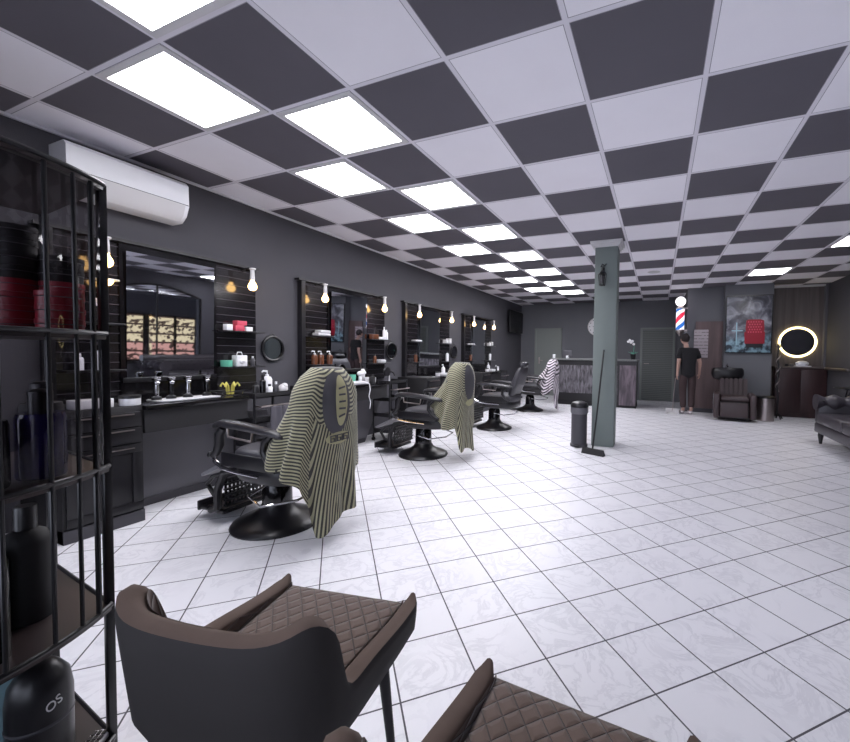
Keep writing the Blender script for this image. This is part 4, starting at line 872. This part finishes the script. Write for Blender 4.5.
text_mesh('OS', .032, 'lettering', 'offw', o, (.0795*cos(.1), .0795*sin(.1), .165), (RD(90), RD(-20), RD(96))); o.scale = (.75, .75, 1)
b = MB(); b.grid(lambda u, v: (.0+.03*u, -.14+.14*u+.02*sin(3*v), .24*v+.06*u*v), 10, 4)
o = b.build('paper_sheet', 'cyan', loc=(-1.47, .47, LV[0]+.009), solid=.002); tag(o, 'pale blue curled paper leaning beside the black tub on the rack', 'paper')
o = E('keypad', (-1.285, .465, LV[0]+.0073), 'pale keypad with dark square keys on the bottom shelf of the rack', 'keypad', rz=RD(35)); o.location.x = -1.32; o.location.y = .525; o.scale = (.75, .75, 1)
MB().box(-.025, .03, -.045, .045, 0, .012, .003).build('case', 'offw', o)
for i in range(3):
    for j in range(4): MB().box(-.02+i*.015, -.009+i*.015, -.038+j*.02, -.023+j*.02, .012, .015).build('key', 'black', o)

# ------------------------------------------------------------------ brown winged chairs in the foreground (front = +y)
def make_wing_chair():
    c = E('winged_chair', (0, 0, 0), '', 'chair', group='brown winged chairs by the window')
    ctl = [(-.216, .25), (-.217, .12), (-.215, -.02), (-.212, -.13), (-.2, -.195), (-.14, -.235), (0, -.245)]
    ctl = ctl+[(-x, y) for x, y in ctl[:-1][::-1]]; n = len(ctl)
    def path(t):
        f = t*(n-1); i = min(int(f), n-2); f -= i
        P = [Vector(ctl[max(0, min(n-1, i+k))]) for k in (-1, 0, 1, 2)]
        return .5*((2*P[1])+(-P[0]+P[2])*f+(2*P[0]-5*P[1]+4*P[2]-P[3])*f*f+(-P[0]+3*P[1]-3*P[2]+P[3])*f**3)
    def top(t):
        p = path(t); y = p.y
        h = .535+.03*sm(.2, 0, y)*1+ .0
        h = .487+.03*(1-sm(-.1, .2, y))+(.71-.525)*(1-sm(-.215, -.12, y))
        wing = .055*math.exp(-((y+.175)/.045)**2)
        end = sm(0, .02, min(t, 1-t)); return (h+wing)*end+(.5)*(1-end)
    def pt(t, s, off):         # s 0 bottom .. 1 top ; off outward offset
        p = path(t); d = path(min(1, t+.01))-path(max(0, t-.01)); nrm = Vector((d.y, -d.x)).normalized()
        if nrm.dot(p-Vector((0, .1))) < 0: nrm = -nrm
        z0 = .385; z = z0+(top(t)-z0)*s
        fl = .06*max(0, z-.45)-.10*max(0, .45-z)
        back = sm(.0, -.25, p.y)
        q = p+nrm*(off+fl*(.5+.9*back))
        return (q.x, q.y, z)
    N = 72; b = MB(); secs = []
    for i in range(N+1):
        t = i/N; sec = []
        e = min(1, .35+.65*sm(0, .025, min(t, 1-t)))
        for s, off in ((0, .0), (.25, .024), (.5, .026), (.8, .028), (.9, .028), (.97, .024), (1.0, .004), (.975, -.014), (.92, -.021), (.75, -.022), (.5, -.022), (.25, -.02), (0, -.01)):
            sec.append(pt(t, s, off*e))
        secs.append(sec)
    b.rings([q[:6] for q in secs], closed=False); b.build('shell', 'velvetd', c, smooth=60)
    b = MB(); b.rings([q[5:] for q in secs], closed=False); b.build('padding', 'velvet', c, smooth=60)
    b = MB(); b.grid(lambda u, v: pt(.015+.97*u, .12+.83*v, -.0235), 72, 14); b.build('quilted_lining', 'quiltw', c, smooth=80)
    b = MB(); rr = []
    pl = []
    for i in range(48):
        a = 2*pi*i/48; ca, sa = cos(a), sin(a); r = (abs(ca)**5+abs(sa)**5)**(-1/5); x, y = r*ca, r*sa; pl.append((x*(.186+.008*y), y*.232+.01))
    for s, z in ((.9, .385), (.99, .39), (1.0, .41), (1.0, .445), (.985, .462), (.94, .47)): rr.append([(x*s, (y-.02)*s+.02, z) for x, y in pl])
    b.rings(rr); b.build('seat', 'velvet', c)
    b = MB(); b.grid(lambda u, v: ((u-.5)*2*(.182+.01*(2*v-1)), .01+(v-.5)*.45, .4705+.012*sin(pi*u)**.6*sin(pi*v)**.6), 20, 20); b.build('quilted_top', 'quilt', c, smooth=80, solid=.003)
    for sx in (-1, 1):
        for sy in (-1, 1): MB().tube([(sx*.16, sy*.16, .39), (sx*.18, .01+sy*.19, .0)], [.018, .011], 10).build('leg', 'blackm', c)
    return c
wc = make_wing_chair(); wc.location = (-.845, .725, 0); wc.rotation_euler = (0, 0, RD(10)); wc['label'] = 'brown winged chair with quilted seat nearest the curved rack, seen from behind'
copy_tree(wc, (-.15, .60, 0), 'brown winged chair with quilted seat at the bottom middle of the picture, nearest the camera', rz=RD(-3))

# ------------------------------------------------------------------ world, camera, colour
wd = bpy.data.worlds.new('World'); sc.world = wd; wd.use_nodes = True
wd.node_tree.nodes['Background'].inputs[0].default_value = (.8, .84, 1, 1); wd.node_tree.nodes['Background'].inputs[1].default_value = 1.1
cam = bpy.data.cameras.new('Camera'); co = bpy.data.objects.new('Camera', cam); COL.objects.link(co); sc.camera = co
R = Matrix(((0.92323583, 0.38400383, 0.01329146), (-0.02570449, 0.02721107, 0.99929917), (-0.38337303, 0.92293045, -0.03499285)))
m = Matrix((R[0], R[1], -R[2])).transposed().to_4x4(); m.translation = (0, 0, CAMZ); co.matrix_world = m
cam.sensor_fit = 'HORIZONTAL'; cam.sensor_width = 36; cam.lens = 398.3949*36/850
cam.shift_x = (425-492.9495)/850; cam.shift_y = (367.7747-371)/850; cam.clip_start = .02
sc.view_settings.view_transform = 'Standard'; sc.view_settings.look = 'None'; sc.view_settings.gamma = 1; sc.view_settings.use_curve_mapping = False
sc.view_settings.exposure = 1.66
sc.cycles.max_bounces = 8; sc.cycles.diffuse_bounces = 7; sc.cycles.sample_clamp_indirect = 6
